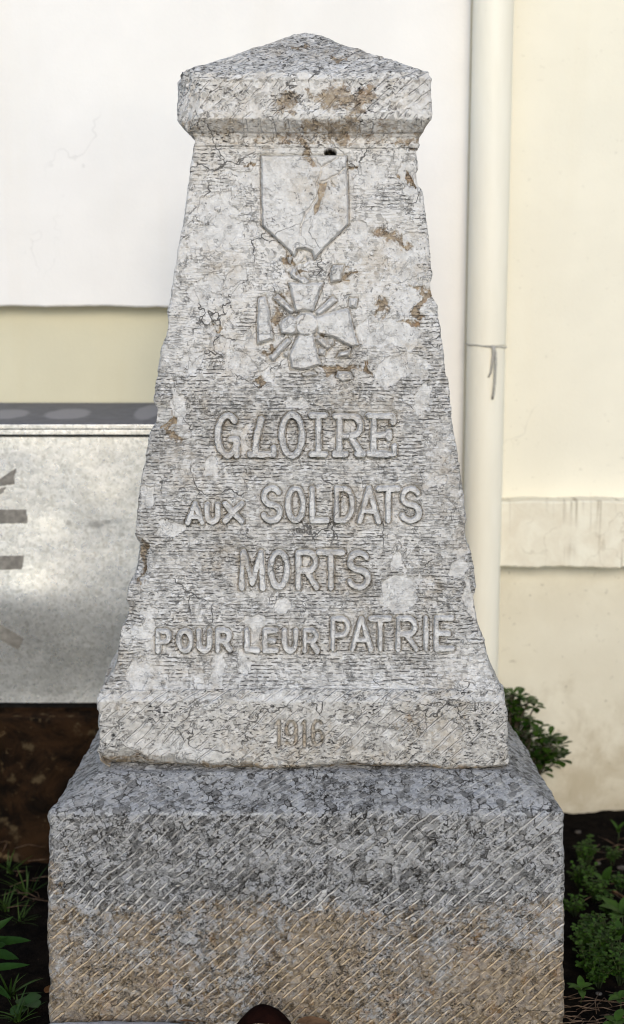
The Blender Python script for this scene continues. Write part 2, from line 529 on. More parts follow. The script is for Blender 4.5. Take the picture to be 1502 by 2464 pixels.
M = dict(
    shaft=stone_material('tooled_limestone', 'shaft'),
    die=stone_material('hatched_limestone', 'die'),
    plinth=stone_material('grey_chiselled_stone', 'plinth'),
    cap=stone_material('weathered_cap_stone', 'cap'),
    wall=plaster_material('white_plaster', (0.84, 0.825, 0.80)),
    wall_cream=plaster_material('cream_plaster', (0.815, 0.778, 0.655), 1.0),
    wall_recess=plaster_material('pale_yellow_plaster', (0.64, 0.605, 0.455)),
    band=band_material(),
    pipe=pipe_material(),
    zinc=zinc_material(),
    lid=lid_material(),
    tape=simple_material('old_grey_tape', (0.17, 0.16, 0.145), (0.28, 0.265, 0.24), 60, 0.95, 0.02),
    masonry=masonry_material(),
    soil=soil_material(),
    paving=simple_material('worn_paving_stone', (0.30, 0.29, 0.285), (0.47, 0.46, 0.45), 25, 0.85, 0.25, 0.004, 90),
    black=simple_material('black_gap_shade', (0.006, 0.006, 0.006), (0.015, 0.014, 0.013), 40, 0.8, 0.1),  # near-black, the shade of the cabinet's gaps put into the colour
    wire=simple_material('grey_tie_wire', (0.33, 0.32, 0.29), (0.50, 0.48, 0.44), 200, 0.6, 0.3),
    shrub=leaf_material('glossy_shrub_leaf', (0.008, 0.030, 0.003), (0.040, 0.085, 0.010), 0.36, 35, 0.3),
    clover=leaf_material('small_weed_leaf', (0.006, 0.022, 0.002), (0.034, 0.080, 0.007), 0.6, 35, 0.18),
    lance=leaf_material('long_weed_leaf', (0.005, 0.020, 0.003), (0.016, 0.048, 0.007), 0.6, 35, 0.2),
    grass=leaf_material('grass_blade', (0.010, 0.030, 0.004), (0.036, 0.070, 0.010), 0.6, 35, 0.18),
    yellow=leaf_material('yellow_green_leaf', (0.07, 0.09, 0.012), (0.13, 0.14, 0.02), 0.5),
    stem=simple_material('green_stem', (0.02, 0.04, 0.012), (0.05, 0.06, 0.02), 60, 0.7),
    bark=simple_material('grey_brown_stem', (0.03, 0.022, 0.015), (0.07, 0.055, 0.038), 80, 0.85),
    twig=simple_material('brown_twig', (0.055, 0.03, 0.014), (0.15, 0.085, 0.04), 70, 0.8),
    straw=simple_material('dry_straw', (0.045, 0.026, 0.015), (0.16, 0.105, 0.066), 50, 0.8),
    deadleaf=simple_material('dead_red_brown_leaf', (0.006, 0.0022, 0.0018), (0.014, 0.0045, 0.003), 40, 0.95, 0.04),
    deadtan=simple_material('dead_tan_leaf', (0.10, 0.05, 0.022), (0.20, 0.11, 0.055), 40, 0.7, 0.3),
    pebble=simple_material('pale_pebble', (0.035, 0.03, 0.025), (0.12, 0.105, 0.09), 60, 0.85),
)

# ------------------------------------------------------------------ ground
def ground_sheet():
    xs = np.unique(np.concatenate([np.linspace(-40, -1.6, 14), np.arange(-1.6, 1.6, 0.02), np.linspace(1.6, 40, 14)]))
    ys = np.unique(np.concatenate([np.linspace(-40, -1.3, 14), np.arange(-1.3, 1.5, 0.02), np.linspace(1.5, 40, 10)]))
    X, Y = np.meshgrid(xs, ys)
    near = sstep(1.7, 1.2, np.abs(X)) * sstep(-1.3, -1.1, Y)
    Z = -0.045 + near * (fbm(X, Y, 0 * X, 5, 4, 3) * 0.014 + fbm(X, Y, 0 * X, 28, 3, 9) * 0.008) - 0.03 * sstep(0.3, 1.2, Y)
    Z = np.where(((Y < -0.12) & (X > -0.60) & (X < 0.73)) | (Y < -1.25), -0.065, Z)
    V = np.stack([X, Y, Z], -1).reshape(-1, 3)
    ny, nx = X.shape
    i = (np.arange(ny - 1)[:, None] * nx + np.arange(nx - 1)[None, :]).ravel()
    F = np.stack([i, i + 1, i + nx + 1, i + nx], 1)
    o = mesh_obj('ground', V, F, M['soil'])
    tag(o, kind='structure')
ground_sheet()

pv = MB()
pv.box(-0.62, 0.75, -1.3, -0.16, -0.052, -0.02, 0.006)
pv.box(-30, 30, -30, -1.304, -0.052, -0.02, 0.006)
tag(pv.build('pavement', M['paving'], smooth=False), kind='structure')

# ------------------------------------------------------------------ house wall behind
WY = 1.20
wl = thing('house_wall', 'pale cream plastered house wall behind the stone memorial, with a projecting upper face', 'wall', (0, WY, -0.1))
XR = 0.10                       # the recess under the projecting face ends behind the memorial
ZL = at(0, 738, WY).z           # underside of the projecting upper face
XC = at(1126, 400, WY).x        # here the whiter face meets the creamier one, behind the pipe

def ragged_block(name, x0, x1, y0, y1, z0, z1, mat, amp, sc, seed, both=False, step=0.006, flat_from=None):
    """a plaster block whose lower edge (and upper one) is a little uneven"""
    nx = int((x1 - x0) / step)
    xs = np.linspace(x0, x1, nx)
    e = fbm(xs, 0 * xs, 0 * xs, sc, 4, seed) * amp + fbm(xs, 0 * xs, 0 * xs, sc * 6, 3, seed + 9) * amp * 0.35
    t = fbm(xs, 0 * xs, 0 * xs, sc * 0.7, 3, seed + 50) * amp * 0.5 if both else 0 * xs
    rr = 0.004
    if flat_from is not None:
        k = sstep(flat_from, flat_from - 0.05, xs)
        e = e * k; rr = 0.0001 + 0.0039 * k
    prof = [(y1, z0), (y0 + rr, z0), (y0, z0 + rr), (y0, z1 - rr), (y0 + rr, z1), (y1, z1)]
    V = []
    for q, (yy, zz) in enumerate(prof):
        V.append(np.stack([xs, 0 * xs + yy, zz + (e if q < 3 else t)], -1))
    V = np.stack(V, 0)
    ns = len(prof)
    F = []
    for a in range(ns - 1):
        i = a * nx + np.arange(nx - 1)
        F.append(np.stack([i, i + 1, i + nx + 1, i + nx], 1))
    F = np.concatenate(F).tolist()
    F.append([a * nx for a in range(ns)])
    F.append([a * nx + nx - 1 for a in range(ns)][::-1])
    return mesh_obj(name, V.reshape(-1, 3), F, mat, wl, smooth=False)

ragged_block('upper_wall', -6, XC, WY, WY + 0.3, ZL, 3.6, M['wall'], 0.0022, 9, 4, flat_from=XR - 0.02)
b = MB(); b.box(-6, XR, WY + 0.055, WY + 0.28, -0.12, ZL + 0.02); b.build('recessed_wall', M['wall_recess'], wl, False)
b = MB(); b.box(XR + 0.001, XC, WY, WY + 0.28, -0.12, ZL); b.build('lower_wall', M['wall'], wl, False)
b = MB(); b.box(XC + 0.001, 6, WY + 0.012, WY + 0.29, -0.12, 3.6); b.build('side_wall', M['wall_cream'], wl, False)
zt, zb = at(1300, 1207, WY - 0.06).z, at(1300, 1366, WY - 0.06).z
ragged_block('band_course', XC + 0.01, 6, WY - 0.06, WY + 0.1, zb, zt, M['band'], 0.004, 22, 8, True, 0.004)

# ------------------------------------------------------------------ drainpipe
py_ = WY - 0.058
pr = 47.0 * depth_of(py_, 1.2) / FPX
pxc = at(1170, 830, py_).x
dp = thing('drainpipe', 'round cream painted drainpipe running down the house wall', 'drainpipe', (pxc, py_, -0.1))
zj = at(1170, 829, py_).z
b = MB(); b.tube([(pxc, py_, zj), (pxc, py_, 1.8), (pxc, py_, 3.6)], pr, 40); b.build('pipe', M['pipe'], dp)
b = MB(); b.tube([(pxc, py_, -0.1), (pxc, py_, 0.6), (pxc, py_, zj - 0.001)], pr * 0.985, 40); b.build('lower_pipe', M['pipe'], dp)
b = MB()
for s_ in (0.3,):
    b.tube([(pxc, WY + 0.02, 2.9), (pxc, py_ + pr * 0.9, 2.9)], 0.008, 8)
b.build('wall_bracket', M['pipe'], dp)
tw = thing('tie_wire', 'thin grey wire tied round the drainpipe with two loose ends hanging down', 'wire', (pxc, py_ - pr, zj))
ring = []
for k in range(41):
    a = 2 * math.pi * k / 40
    ring.append((pxc + math.cos(a) * (pr + 0.0012), py_ + math.sin(a) * (pr + 0.0012), zj - 0.002 - 0.004 * math.cos(a) + 0.001 * math.sin(5 * a)))
b = MB(); b.tube(ring, 0.0017, 6, False); b.build('loop', M['wire'], tw)
def pend(pts, r0):
    b = MB()
    P = [at(u, v, py_ - pr - 0.003 + dd) for u, v, dd in pts]
    b.tube(P, r0, 6); b.build('loose_end', M['wire'], tw)
pend([(1183, 831, 0.002), (1187, 842, 0), (1187, 858, -0.002), (1184, 878, 0), (1181, 895, 0.004), (1175, 908, 0.006)], 0.0034)
pend([(1188, 831, 0.002), (1193, 850, 0), (1193, 880, -0.004), (1191, 920, -0.002), (1188, 945, 0.0), (1185, 960, 0.003)], 0.0034)

# ------------------------------------------------------------------ metal cabinet on its masonry footing
CY = 0.90
CX0, CX1 = -1.9, -0.20
zc0, zc1 = at(0, 1700, CY).z, at(0, 1052, CY).z
zl0, zl1 = at(0, 1047, CY - 0.012).z, at(0, 1019, CY - 0.012).z
zback = at(0, 969, WY + 0.05).z
mc = thing('metal_cabinet', 'galvanised steel cabinet with grey blue lid and scraps of old tape against the wall', 'cabinet', (-1.0, CY, zc0))
b = MB(); b.box(CX0 + 0.002, CX1 - 0.002, CY + 0.042, WY + 0.04, zc0 + 0.002, zc1); b.build('body', M['zinc'], mc, False)
xs = np.arange(CX0, CX1 + 0.001, 0.007); zs = np.linspace(zc0, zc1, 110)
X, Z = np.meshgrid(xs, zs)
hz = (Z - zc0) / (zc1 - zc0)
gc, gs = at(80, 1455, CY), 0.095
Y = CY + 0.030 * sstep(0.46, 0.0, hz) * (1 - 0.0 * X) + fbm(X, 0 * X, Z, 3.2, 3, 71) * 0.0035 - 0.008 * np.exp(-((X - gc.x) ** 2 + (Z - gc.z) ** 2) / gs ** 2)
SM = np.zeros_like(X)
for (u, v, ru, rv) in ((232, 1262, 26, 13), (165, 1258, 11, 9), (255, 1256, 20, 7)):
    p = at(u, v, CY); k = depth_of(CY, p.z) / FPX
    SM = np.maximum(SM, sstep(1.6, 0.2, np.hypot((X - p.x) / (ru * k), (Z - p.z) / (rv * k))))
ny, nx = X.shape
i = (np.arange(ny - 1)[:, None] * nx + np.arange(nx - 1)[None, :]).ravel()
Fp = np.stack([i, i + 1, i + nx + 1, i + nx], 1)
Vp = np.stack([X, Y, Z], -1).reshape(-1, 3)
lp = np.concatenate([np.arange(nx), np.arange(1, ny) * nx + nx - 1, (ny - 1) * nx + np.arange(nx - 2, -1, -1), np.arange(ny - 2, 0, -1) * nx])
Vr = Vp[lp].copy(); Vr[:, 1] = CY + 0.044
k_ = np.arange(len(lp)); k2 = (k_ + 1) % len(lp)
nl = len(lp); nv = len(Vp)
Fr = np.stack([nv + nl + k_, nv + k_, nv + k2, nv + nl + k2], 1)
mesh_obj('front_panel', np.concatenate([Vp, Vr, Vp[lp]]), np.concatenate([Fp, Fr]), M['zinc'], mc, {'smudge': np.concatenate([SM.ravel(), np.zeros(2 * len(lp))])})
def panel_y(x, z):
    h = (z - zc0) / (zc1 - zc0)
    return float(CY + 0.030 * sstep(0.46, 0.0, h) + fbm(np.array([x]), np.array([0.]), np.array([z]), 3.2, 3, 71)[0] * 0.0035 - 0.008 * math.exp(-((x - gc.x) ** 2 + (z - gc.z) ** 2) / gs ** 2))
b = MB(); b.box(CX0 + 0.03, CX1 - 0.02, CY + 0.03, WY + 0.02, zc1 - 0.02, zl0 + 0.004); b.build('shadow_gap', M['black'], mc, False)  # solid black filler, the shade under the lid put into its colour
# lid: an L-shaped folded rim and a sloping top sheet
b = MB()
zm = zl0 + (zl1 - zl0) * 0.46
b.box(CX0 - 0.01, CX1 + 0.01, CY - 0.010, CY + 0.02, zl0, zm - 0.0006, 0.002)
b.box(CX0 - 0.01, CX1 + 0.01, CY - 0.014, CY + 0.02, zm + 0.0006, zl1 - 0.001, 0.003)
rim = b.build('lid_rim', M['zinc'], mc, False)
xs = np.arange(CX0 - 0.01, CX1 + 0.0101, 0.006)
ys = np.linspace(CY - 0.014, WY + 0.05, 60)
X, Y = np.meshgrid(xs, ys)
Z = zl1 + (zback - zl1) * (Y - ys[0]) / (ys[-1] - ys[0])
spot = np.zeros_like(X)
for (u, v, ru, rv) in ((20, 996, 50, 12), (165, 996, 55, 13), (355, 992, 30, 18), (-140, 994, 40, 10)):
    yy = ys[0] + (ys[-1] - ys[0]) * (1018 - v) / 50.0
    c = at(u, v, yy)
    rx = ru * depth_of(yy, 1.07) / FPX
    ry = (ys[-1] - ys[0]) * rv / 50.0
    spot = np.maximum(spot, 1.25 - np.hypot((X - c.x) / rx, (Y - yy) / ry) * 0.8)
ny, nx = X.shape
i = (np.arange(ny - 1)[:, None] * nx + np.arange(nx - 1)[None, :]).ravel()
F = np.stack([i, i + 1, i + nx + 1, i + nx], 1)
V = np.stack([X, Y, Z], -1).reshape(-1, 3)
V2 = V - np.array([0, 0, 0.0025])
nn = len(V)
F2 = F[:, ::-1] + nn
front = np.stack([np.arange(nx - 1), np.arange(nx - 1) + nn, np.arange(1, nx) + nn, np.arange(1, nx)], 1)
mesh_obj('lid', np.concatenate([V, V2]), np.concatenate([F, F2, front]), M['lid'], mc, {'spot': np.concatenate([np.clip(spot, 0, 1).ravel()] * 2)})
def tape(q):
    """a strip between four picture corners, laid on the buckled sheet"""
    n1, n2 = 10, 5
    V = []
    for off in (0.0016, -0.0012):
        for i in range(n1):
            for j in range(n2):
                a, c = i / (n1 - 1), j / (n2 - 1)
                u = (q[0][0] * (1 - a) + q[1][0] * a) * (1 - c) + (q[3][0] * (1 - a) + q[2][0] * a) * c
                v = (q[0][1] * (1 - a) + q[1][1] * a) * (1 - c) + (q[3][1] * (1 - a) + q[2][1] * a) * c
                if 0 < i < n1 - 1: v += random.uniform(-.8, .8)
                elif i == n1 - 1: u += random.uniform(-2.5, 2.5)
                p = at(u, v, CY)
                V.append((p.x, panel_y(p.x, p.z) - off, p.z))
    n = n1 * n2
    F = [(i * n2 + j, i * n2 + j + 1, (i + 1) * n2 + j + 1, (i + 1) * n2 + j) for i in range(n1 - 1) for j in range(n2 - 1)]
    lp = [i * n2 for i in range(n1)] + [(n1 - 1) * n2 + j for j in range(1, n2)] + [i * n2 + n2 - 1 for i in range(n1 - 2, -1, -1)] + [j for j in range(n2 - 2, 0, -1)]
    F += [(lp[k], lp[(k + 1) % len(lp)], n + lp[(k + 1) % len(lp)], n + lp[k]) for k in range(len(lp))]
    mesh_obj('tape_scrap', V, F, M['tape'], mc, smooth=False)
tape([(-40, 1226), (63, 1227), (66, 1259), (-40, 1261)])
tape([(-40, 1338), (60, 1337), (55, 1369), (-40, 1372)])
tape([(-30, 1484), (54, 1538), (40, 1567), (-30, 1524)])
tape([(-8, 1158), (37, 1127), (34, 1165), (-4, 1170)])
tape([(-12, 1182), (15, 1171), (9, 1184), (-12, 1198)])

ft = MB()
xs = np.arange(-2.0, -0.23, 0.012); zs = np.linspace(-0.1, zc0 - 0.026, 34)
X, Z = np.meshgrid(xs, zs)
Y = CY - 0.012 + fbm(X, 0 * X, Z, 9, 4, 31) * 0.012 + fbm(X, 0 * X, Z, 45, 3, 33) * 0.004
ny, nx = X.shape
i = (np.arange(ny - 1)[:, None] * nx + np.arange(nx - 1)[None, :]).ravel()
F = np.stack([i, i + 1, i + nx + 1, i + nx], 1)
V = np.stack([X, Y, Z], -1).reshape(-1, 3)
topi = (ny - 1) * nx + np.arange(nx)
Vt = V[topi].copy(); Vt[:, 1] = WY + 0.05; Vt[:, 2] -= 0.004
nn = len(V)
F = np.concatenate([F, np.stack([topi[:-1], topi[1:], np.arange(nx - 1) + nn + 1, np.arange(nx - 1) + nn], 1)]).tolist()
Vb = np.array([[xs[-1], WY + 0.05, -0.1], [xs[0], WY + 0.05, -0.1]])
F.append([q * nx + nx - 1 for q in range(ny)] + [nn + nx - 1, nn + nx])
F.append([nn + nx + 1, nn] + [q * nx for q in range(ny - 1, -1, -1)])
o = mesh_obj('masonry_footing', np.concatenate([V, Vt, Vb]), F, M['masonry'])
tag(o, 'dark brown stained masonry footing under the metal cabinet', 'footing')
for q in (0, 1, 2):
    pass
b = MB(); b.box(CX0 + 0.05, CX1 - 0.03, CY + 0.075, WY + 0.02, zc0 - 0.030, zc0 - 0.0005); b.build('support_rail', M['black'], mc, False)  # rail coloured black, the shade below the cabinet put into it

# ------------------------------------------------------------------ the memorial
XM = -0.0105
mon = thing('war_memorial', 'tall weathered grey stone war memorial with raised lettering and carved medal', 'memorial', (XM, 0.425, 0))
YC = 0.425

def perimeter(nf, nc, ns, nb):
    """sx, t, ax, ay round the block, starting at the front left"""
    P = []
    for k in np.linspace(-1, 1, nf): P.append((k, 0, 0, -1))
    for a in np.linspace(0, 90, nc + 2)[1:-1]: P.append((1, 0, math.sin(R(a)), -math.cos(R(a))))
    for k in np.linspace(0, 1, ns): P.append((1, k, 1, 0))
    for a in np.linspace(0, 90, 4)[1:-1]: P.append((1, 1, math.cos(R(a)), math.sin(R(a))))
    for k in np.linspace(1, -1, nb): P.append((k, 1, 0, 1))
    for a in np.linspace(0, 90, 4)[1:-1]: P.append((-1, 1, -math.sin(R(a)), math.cos(R(a))))
    for k in np.linspace(1, 0, ns): P.append((-1, k, -1, 0))
    for a in np.linspace(0, 90, nc + 2)[1:-1]: P.append((-1, 0, -math.cos(R(a)), -math.sin(R(a))))
    return np.array(P).T

def resample(prof, step, smooth=0.0):
    """prof rows: (z, hx, yf); even steps along the arc, corners softened over `smooth` metres"""
    p = np.array(prof, float)
    d = np.hypot(np.hypot(np.diff(p[:, 0]), np.diff(p[:, 1])), np.diff(p[:, 2]))
    s = np.concatenate([[0], np.cumsum(d)])
    n = max(3, int(s[-1] / step))
    q = np.linspace(0, s[-1], n)
    out = np.stack([np.interp(q, s, p[:, k]) for k in range(3)], 1)
    if smooth > 0:
        w = int(smooth / step)
        if w >= 1:
            ker = np.hanning(2 * w + 3)[1:-1]; ker /= ker.sum()
            pad = np.concatenate([np.repeat(out[:1], w, 0), out, np.repeat(out[-1:], w, 0)])
            sm = np.stack([np.convolve(pad[:, k], ker, 'valid') for k in range(3)], 1)
            sm[0], sm[-1] = out[0], out[-1]
            out = sm
    return out

def loft(name, prof, r, nf, mat, disp, attrs, ns=24, nb=14, nc=7, back=None):
    sx, t, ax, ay = perimeter(nf, nc, ns, nb)
    z, hx, yf = [prof[:, k][:, None] for k in range(3)]
    yb = 2 * YC - yf
    rr = np.minimum(r, hx * 0.45)
    X = sx[None] * (hx - rr) + ax[None] * rr
    Y = (yf + rr) + (yb - yf - 2 * rr) * t[None] + ay[None] * rr
    Z = np.broadcast_to(z, X.shape).copy()
    P = np.stack([X, Y, Z], -1)
    du = np.roll(P, -1, 1) - np.roll(P, 1, 1)
    dv = np.gradient(P, axis=0)
    N = np.cross(du, dv)
    N /= np.maximum(np.linalg.norm(N, axis=-1, keepdims=True), 1e-9)
    corner = np.abs(ax * ay)[None] * 2 + 0 * X
    d, off = disp(P, N, corner)
    P = P + N * d[..., None]
    if off is not None: P = P + off
    nz, npn = X.shape
    A = attrs(P, N) if attrs else {}
    P = P + np.array([XM, 0, 0])
    j = np.arange(npn)
    F = []
    i0 = (np.arange(nz - 1)[:, None] * npn + j[None]).ravel()
    i1 = (np.arange(nz - 1)[:, None] * npn + ((j + 1) % npn)[None]).ravel()
    F = np.stack([i0, i1, i1 + npn, i0 + npn], 1).tolist()
    F.append(list(range(npn))[::-1])
    F.append(((nz - 1) * npn + j).tolist())
    return mesh_obj(name, P.reshape(-1, 3), F, mat, mon, {k: np.clip(v, 0, 1) for k, v in A.items()})

# --- profiles
Z_EDGE = at(751, 1960, 0.0).z
YD = 0.100                                   # front plane of the date block
Z_D0 = at(751, 1852, YD).z
Z_D1 = at(751, 1682, YD).z
HXB = 0.5
HD0 = 501.0 * depth_of(YD, Z_D0) / FPX
HD1 = 493.0 * depth_of(YD, Z_D1) / FPX

# shaft outline: rows and half widths seen in the photograph, front leaning back as much as the sides do
rows = [(1663, 480), (1658, 476), (1650, 470), (1635, 461), (1620, 453), (1600, 446), (1570, 440), (1530, 433), (1480, 426), (1440, 418), (1330, 403),
        (1160, 385), (1010, 359), (960, 355), (800, 331), (680, 313), (500, 289), (352, 267)]
SH = []
for v, hw in rows:
    hw += 1.0 + 5.0 * (v - 352) / 1320.0
    yf = 0.12
    for _ in range(12):
        p = at(751, v, yf)
        hx = hw * depth_of(yf, p.z) / FPX
        yf = YD + (HD1 - hx) * 0.95 + 0.007
    SH.append((p.z, hx, yf))
SH = np.array(SH)
Z_S1 = SH[-1, 0]
def front_y(z): return np.interp(z, SH[:, 0], SH[:, 2])
_vz = np.linspace(SH[0, 0], SH[-1, 0], 600)
_vr = np.array([row_of(front_y(q), q) for q in _vz])
def on_shaft(u, v):
    """(x, z) on the shaft's front, x measured from the memorial's axis"""
    z = float(np.interp(-v, -_vr, _vz))
    y = float(front_y(z))
    return (u - 751.0) / FPX * depth_of(y, z) - XM, z
M_PX = depth_of(0.2, 1.0) / FPX              # metres per pixel on the shaft

def crop1(cx, cy): return ((400 + cx / 1.976) * 0.9628, (50 + cy / 1.976) * 0.9628)
def crop2(cx, cy): return ((600 + cx / 3.85) * 0.9628, (340 + cy / 3.85) * 0.9628)
def crop3(cx, cy): return ((340 + cx / 1.7068) * 0.9628, (980 + cy / 1.7068) * 0.9628)

def blobs(x, z, items, place):
    """soft union of rotated ellipses given in picture rows/columns"""
    out = np.zeros_like(x)
    for (u, v, ru, rv, ang) in items:
        cx, cz = place(u, v)
        ca, sa = math.cos(R(ang)), math.sin(R(ang))
        dx, dz = (x - cx) / M_PX, (z - cz) / M_PX
        e = np.hypot((dx * ca + dz * sa) / ru, (-dx * sa + dz * ca) / rv)
        out = np.maximum(out, sstep(1.35, 0.35, e))
    return out

STAIN_S = [(935, 570, 42, 20, -18), (975, 590, 24, 12, -30), (915, 735, 22, 34, 15), (1015, 730, 13, 42, -5), (1000, 690, 14, 14, 0), (990, 780, 20, 10, 0),
           (660, 765, 20, 34, 0), (668, 720, 22, 10, 10), (820, 885, 46, 10, 4), (790, 880, 30, 8, 0), (730, 655, 18, 12, 0), (850, 400, 14, 12, 0), (735, 365, 9, 22, 0),
           (980, 435, 16, 9, -30), (985, 345, 18, 14, 0), (700, 625, 14, 18, 30), (845, 660, 18, 8, 40), (412, 1030, 9, 40, 8), (425, 1055, 20, 9, -35),
           (630, 930, 12, 16, 0), (655, 855, 26, 8, 10), (880, 875, 16, 12, 0), (520, 800, 18, 5, 0), (338, 1350, 12, 55, 0), (770, 800, 10, 12, 0), (610, 395, 16, 5, 20), (335, 1110, 8, 16, -30)]
FRESH_S = [(890, 420, 62, 34, -8), (740, 640, 16, 12, 0), (565, 870, 42, 38, 0), (960, 650, 36, 30, 0), (975, 720, 26, 40, 0), (800, 640, 13, 26, -30), (930, 800, 80, 34, 0), (960, 890, 70, 34, 10),
           (720, 970, 30, 14, 10), (960, 1430, 64, 48, 15), (520, 1620, 22, 60, 0), (590, 1600, 28, 16, 0), (470, 870, 30, 22, 0), (830, 905, 18, 14, 0), (710, 875, 18, 16, 0), (500, 700, 60, 30, 30),
           (870, 560, 30, 20, 0), (520, 560, 70, 45, 10), (560, 680, 50, 24, 25), (830, 760, 26, 16, 0), (640, 905, 26, 16, 0), (1130, 1430, 14, 60, 10), (380, 1550, 30, 20, 0), (340, 1620, 40, 24, 0),
           (510, 800, 16, 14, 0), (1020, 960, 30, 40, 0)]

def warp2(x, z, a, sc, seed):
    return x + fbm(x, 0 * x, z, sc, 4, seed) * a, z + fbm(x, 0 * x, z, sc, 4, seed + 40) * a

def shaft_masks(x, z):
    wx, wz = warp2(x, z, 0.013, 30, 5)
    wx, wz = warp2(wx, wz, 0.007, 110, 8)
    st = blobs(wx, wz, STAIN_S, on_shaft)
    fr = blobs(wx, wz, FRESH_S, on_shaft)
    up = sstep(at(751, 900, 0.2).z, at(751, 700, 0.2).z, z)
    flake = fbm(x, 0 * x, z, 16, 5, 77)
    fr = np.maximum(fr, sstep(0.44, 0.50, flake - 0.22 + 0.16 * up))
    fr = sstep(0.35, 0.6, fr) * (1 - sstep(0.3, 0.7, st))
    return st, fr

# letters and figures as strokes in a unit box (x right, y down)
def arc(cx, cy, rx, ry, a0, a1, n=14):
    return [(cx + rx * math.cos(R(a)), cy + ry * math.sin(R(a))) for a in np.linspace(a0, a1, n)]
L_ = {
    'G': [arc(.5, .5, .45, .5, -48, -318, 22) + [(.90, .60), (.62, .60)], [(.90, .60), (.90, 1.0)]],
    'L': [[(.12, 0), (.12, 1), (.95, 1)]],
    'O': [arc(.5, .5, .46, .5, 0, 360, 28)],
    'I': [[(.5, 0), (.5, 1)]],
    'R': [[(.12, 1), (.12, 0), (.6, 0)] + arc(.6, .26, .33, .26, -90, 90, 10) + [(.12, .52)], [(.5, .52), (.98, 1)]],
    'E': [[(.92, 0), (.12, 0), (.12, 1), (.95, 1)], [(.12, .5), (.75, .5)]],
    'A': [[(0, 1), (.5, 0), (1, 1)], [(.2, .68), (.8, .68)]],
    'U': [[(.1, 0), (.1, .62)] + arc(.5, .62, .4, .38, 180, 0, 14) + [(.9, 0)]],
    'X': [[(.02, 0), (.98, 1)], [(.98, 0), (.02, 1)]],
    'S': [arc(.5, .26, .42, .26, -30, -180, 10) + arc(.5, .26, .42, .24, 180, 95, 6) + arc(.5, .75, .45, .25, -85, 90, 12) + arc(.5, .75, .45, .25, 90, 160, 6)],
    'D': [[(.1, 0), (.45, 0)] + arc(.45, .5, .47, .5, -90, 90, 16) + [(.1, 1), (.1, 0)]],
    'T': [[(0, 0), (1, 0)], [(.5, 0), (.5, 1)]],
    'M': [[(.05, 1), (.12, 0), (.5, .85), (.88, 0), (.95, 1)]],
    'P': [[(.12, 1), (.12, 0), (.6, 0)] + arc(.6, .27, .34, .27, -90, 90, 10) + [(.12, .54)]],
    '1': [[(.1, .14), (.6, 0), (.6, 1)]],
    '9': [arc(.5, .30, .42, .30, 0, 360, 18), arc(.5, .30, .42, .30, 0, 20, 2) + [(.92, .62)] + arc(.5, .70, .42, .30, 0, 150, 10)],
    '6': [arc(.5, .70, .42, .30, 0, 360, 18), [(.08, .70), (.08, .36)] + arc(.5, .30, .42, .30, 180, 320, 10)],
}
SER = {'G': [], 'L': [[(-.1, 0), (.4, 0)]], 'I': [[(.1, 0), (.9, 0)], [(.1, 1), (.9, 1)]], 'R': [[(-.06, 1), (.34, 1)], [(.8, 1), (1.04, 1)], [(-.06, 0), (.2, 0)]],
       'E': [[(-.08, 0), (.2, 0)], [(-.08, 1), (.2, 1)], [(.92, 0), (.92, .16)], [(.97, 1), (.97, .8)], [(.75, .42), (.75, .58)]], 'O': []}
LINES = [   # name of line, stroke width in metres, letters with boxes (x0, x1, y0, y1) in the third crop
    ('GLOIRE', 0.0110, True, [('G', 344, 438, 100, 270), ('L', 488, 588, 108, 266), ('O', 618, 713, 98, 272), ('I', 742, 815, 100, 265), ('R', 856, 966, 103, 265), ('E', 1002, 1104, 102, 264)]),
    ('AUX SOLDATS', 0.0098, False, [('A', 222, 282, 478, 555), ('U', 298, 356, 480, 552), ('X', 378, 452, 478, 550),
        ('S', 540, 618, 410, 548), ('O', 646, 716, 412, 548), ('L', 742, 820, 412, 548), ('D', 848, 930, 412, 548), ('A', 954, 1034, 412, 552), ('T', 1034, 1116, 412, 548), ('S', 1130, 1212, 412, 548)]),
    ('MORTS', 0.0101, False, [('M', 446, 546, 684, 836), ('O', 572, 648, 684, 832), ('R', 682, 772, 684, 834), ('T', 780, 884, 684, 834), ('S', 906, 994, 686, 832)]),
    ('POUR LEUR PATRIE', 0.0089, False, [('P', 88, 144, 1020, 1102), ('O', 180, 238, 1020, 1102), ('U', 262, 320, 1020, 1102), ('R', 342, 402, 1018, 1100),
        ('L', 466, 524, 1018, 1100), ('E', 544, 602, 1018, 1100), ('U', 628, 688, 1018, 1102), ('R', 714, 774, 1016, 1104),
        ('P', 832, 908, 966, 1096), ('A', 922, 1002, 968, 1098), ('T', 1000, 1084, 966, 1096), ('R', 1108, 1196, 966, 1096), ('I', 1222, 1252, 966, 1096), ('E', 1272, 1354, 964, 1094)]),
]
def to_xz(pts, place): return np.array([place(*q) for q in pts])

def letter_strokes(ch, box, place, serif):
    x0, x1, y0, y1 = box
    S = list(L_[ch]) + (SER.get(ch, []) if serif else [])
    if ch == 'L' and serif:                    # the L of the first word is half broken away
        S = [[(.46, .05), (.34, .34), (.24, .62), (.20, 1), (1.0, 1)], [(-.02, 1), (.2, 1)], [(1.0, .82), (1.0, 1)]]
    return [to_xz([place(x0 + (x1 - x0) * a, y0 + (y1 - y0) * b) for a, b in s], lambda u, v: on_shaft(u, v)) for s in S]

def seg_dist(X, Z, lines):
    d = np.full(X.shape, 1e3)
    for P in lines:
        for a, b in zip(P[:-1], P[1:]):
            ab = b - a
            L2 = max(1e-12, float(ab @ ab))
            t = np.clip(((X - a[0]) * ab[0] + (Z - a[1]) * ab[1]) / L2, 0, 1)
            d = np.minimum(d, np.hypot(X - a[0] - t * ab[0], Z - a[1] - t * ab[1]))
    return d

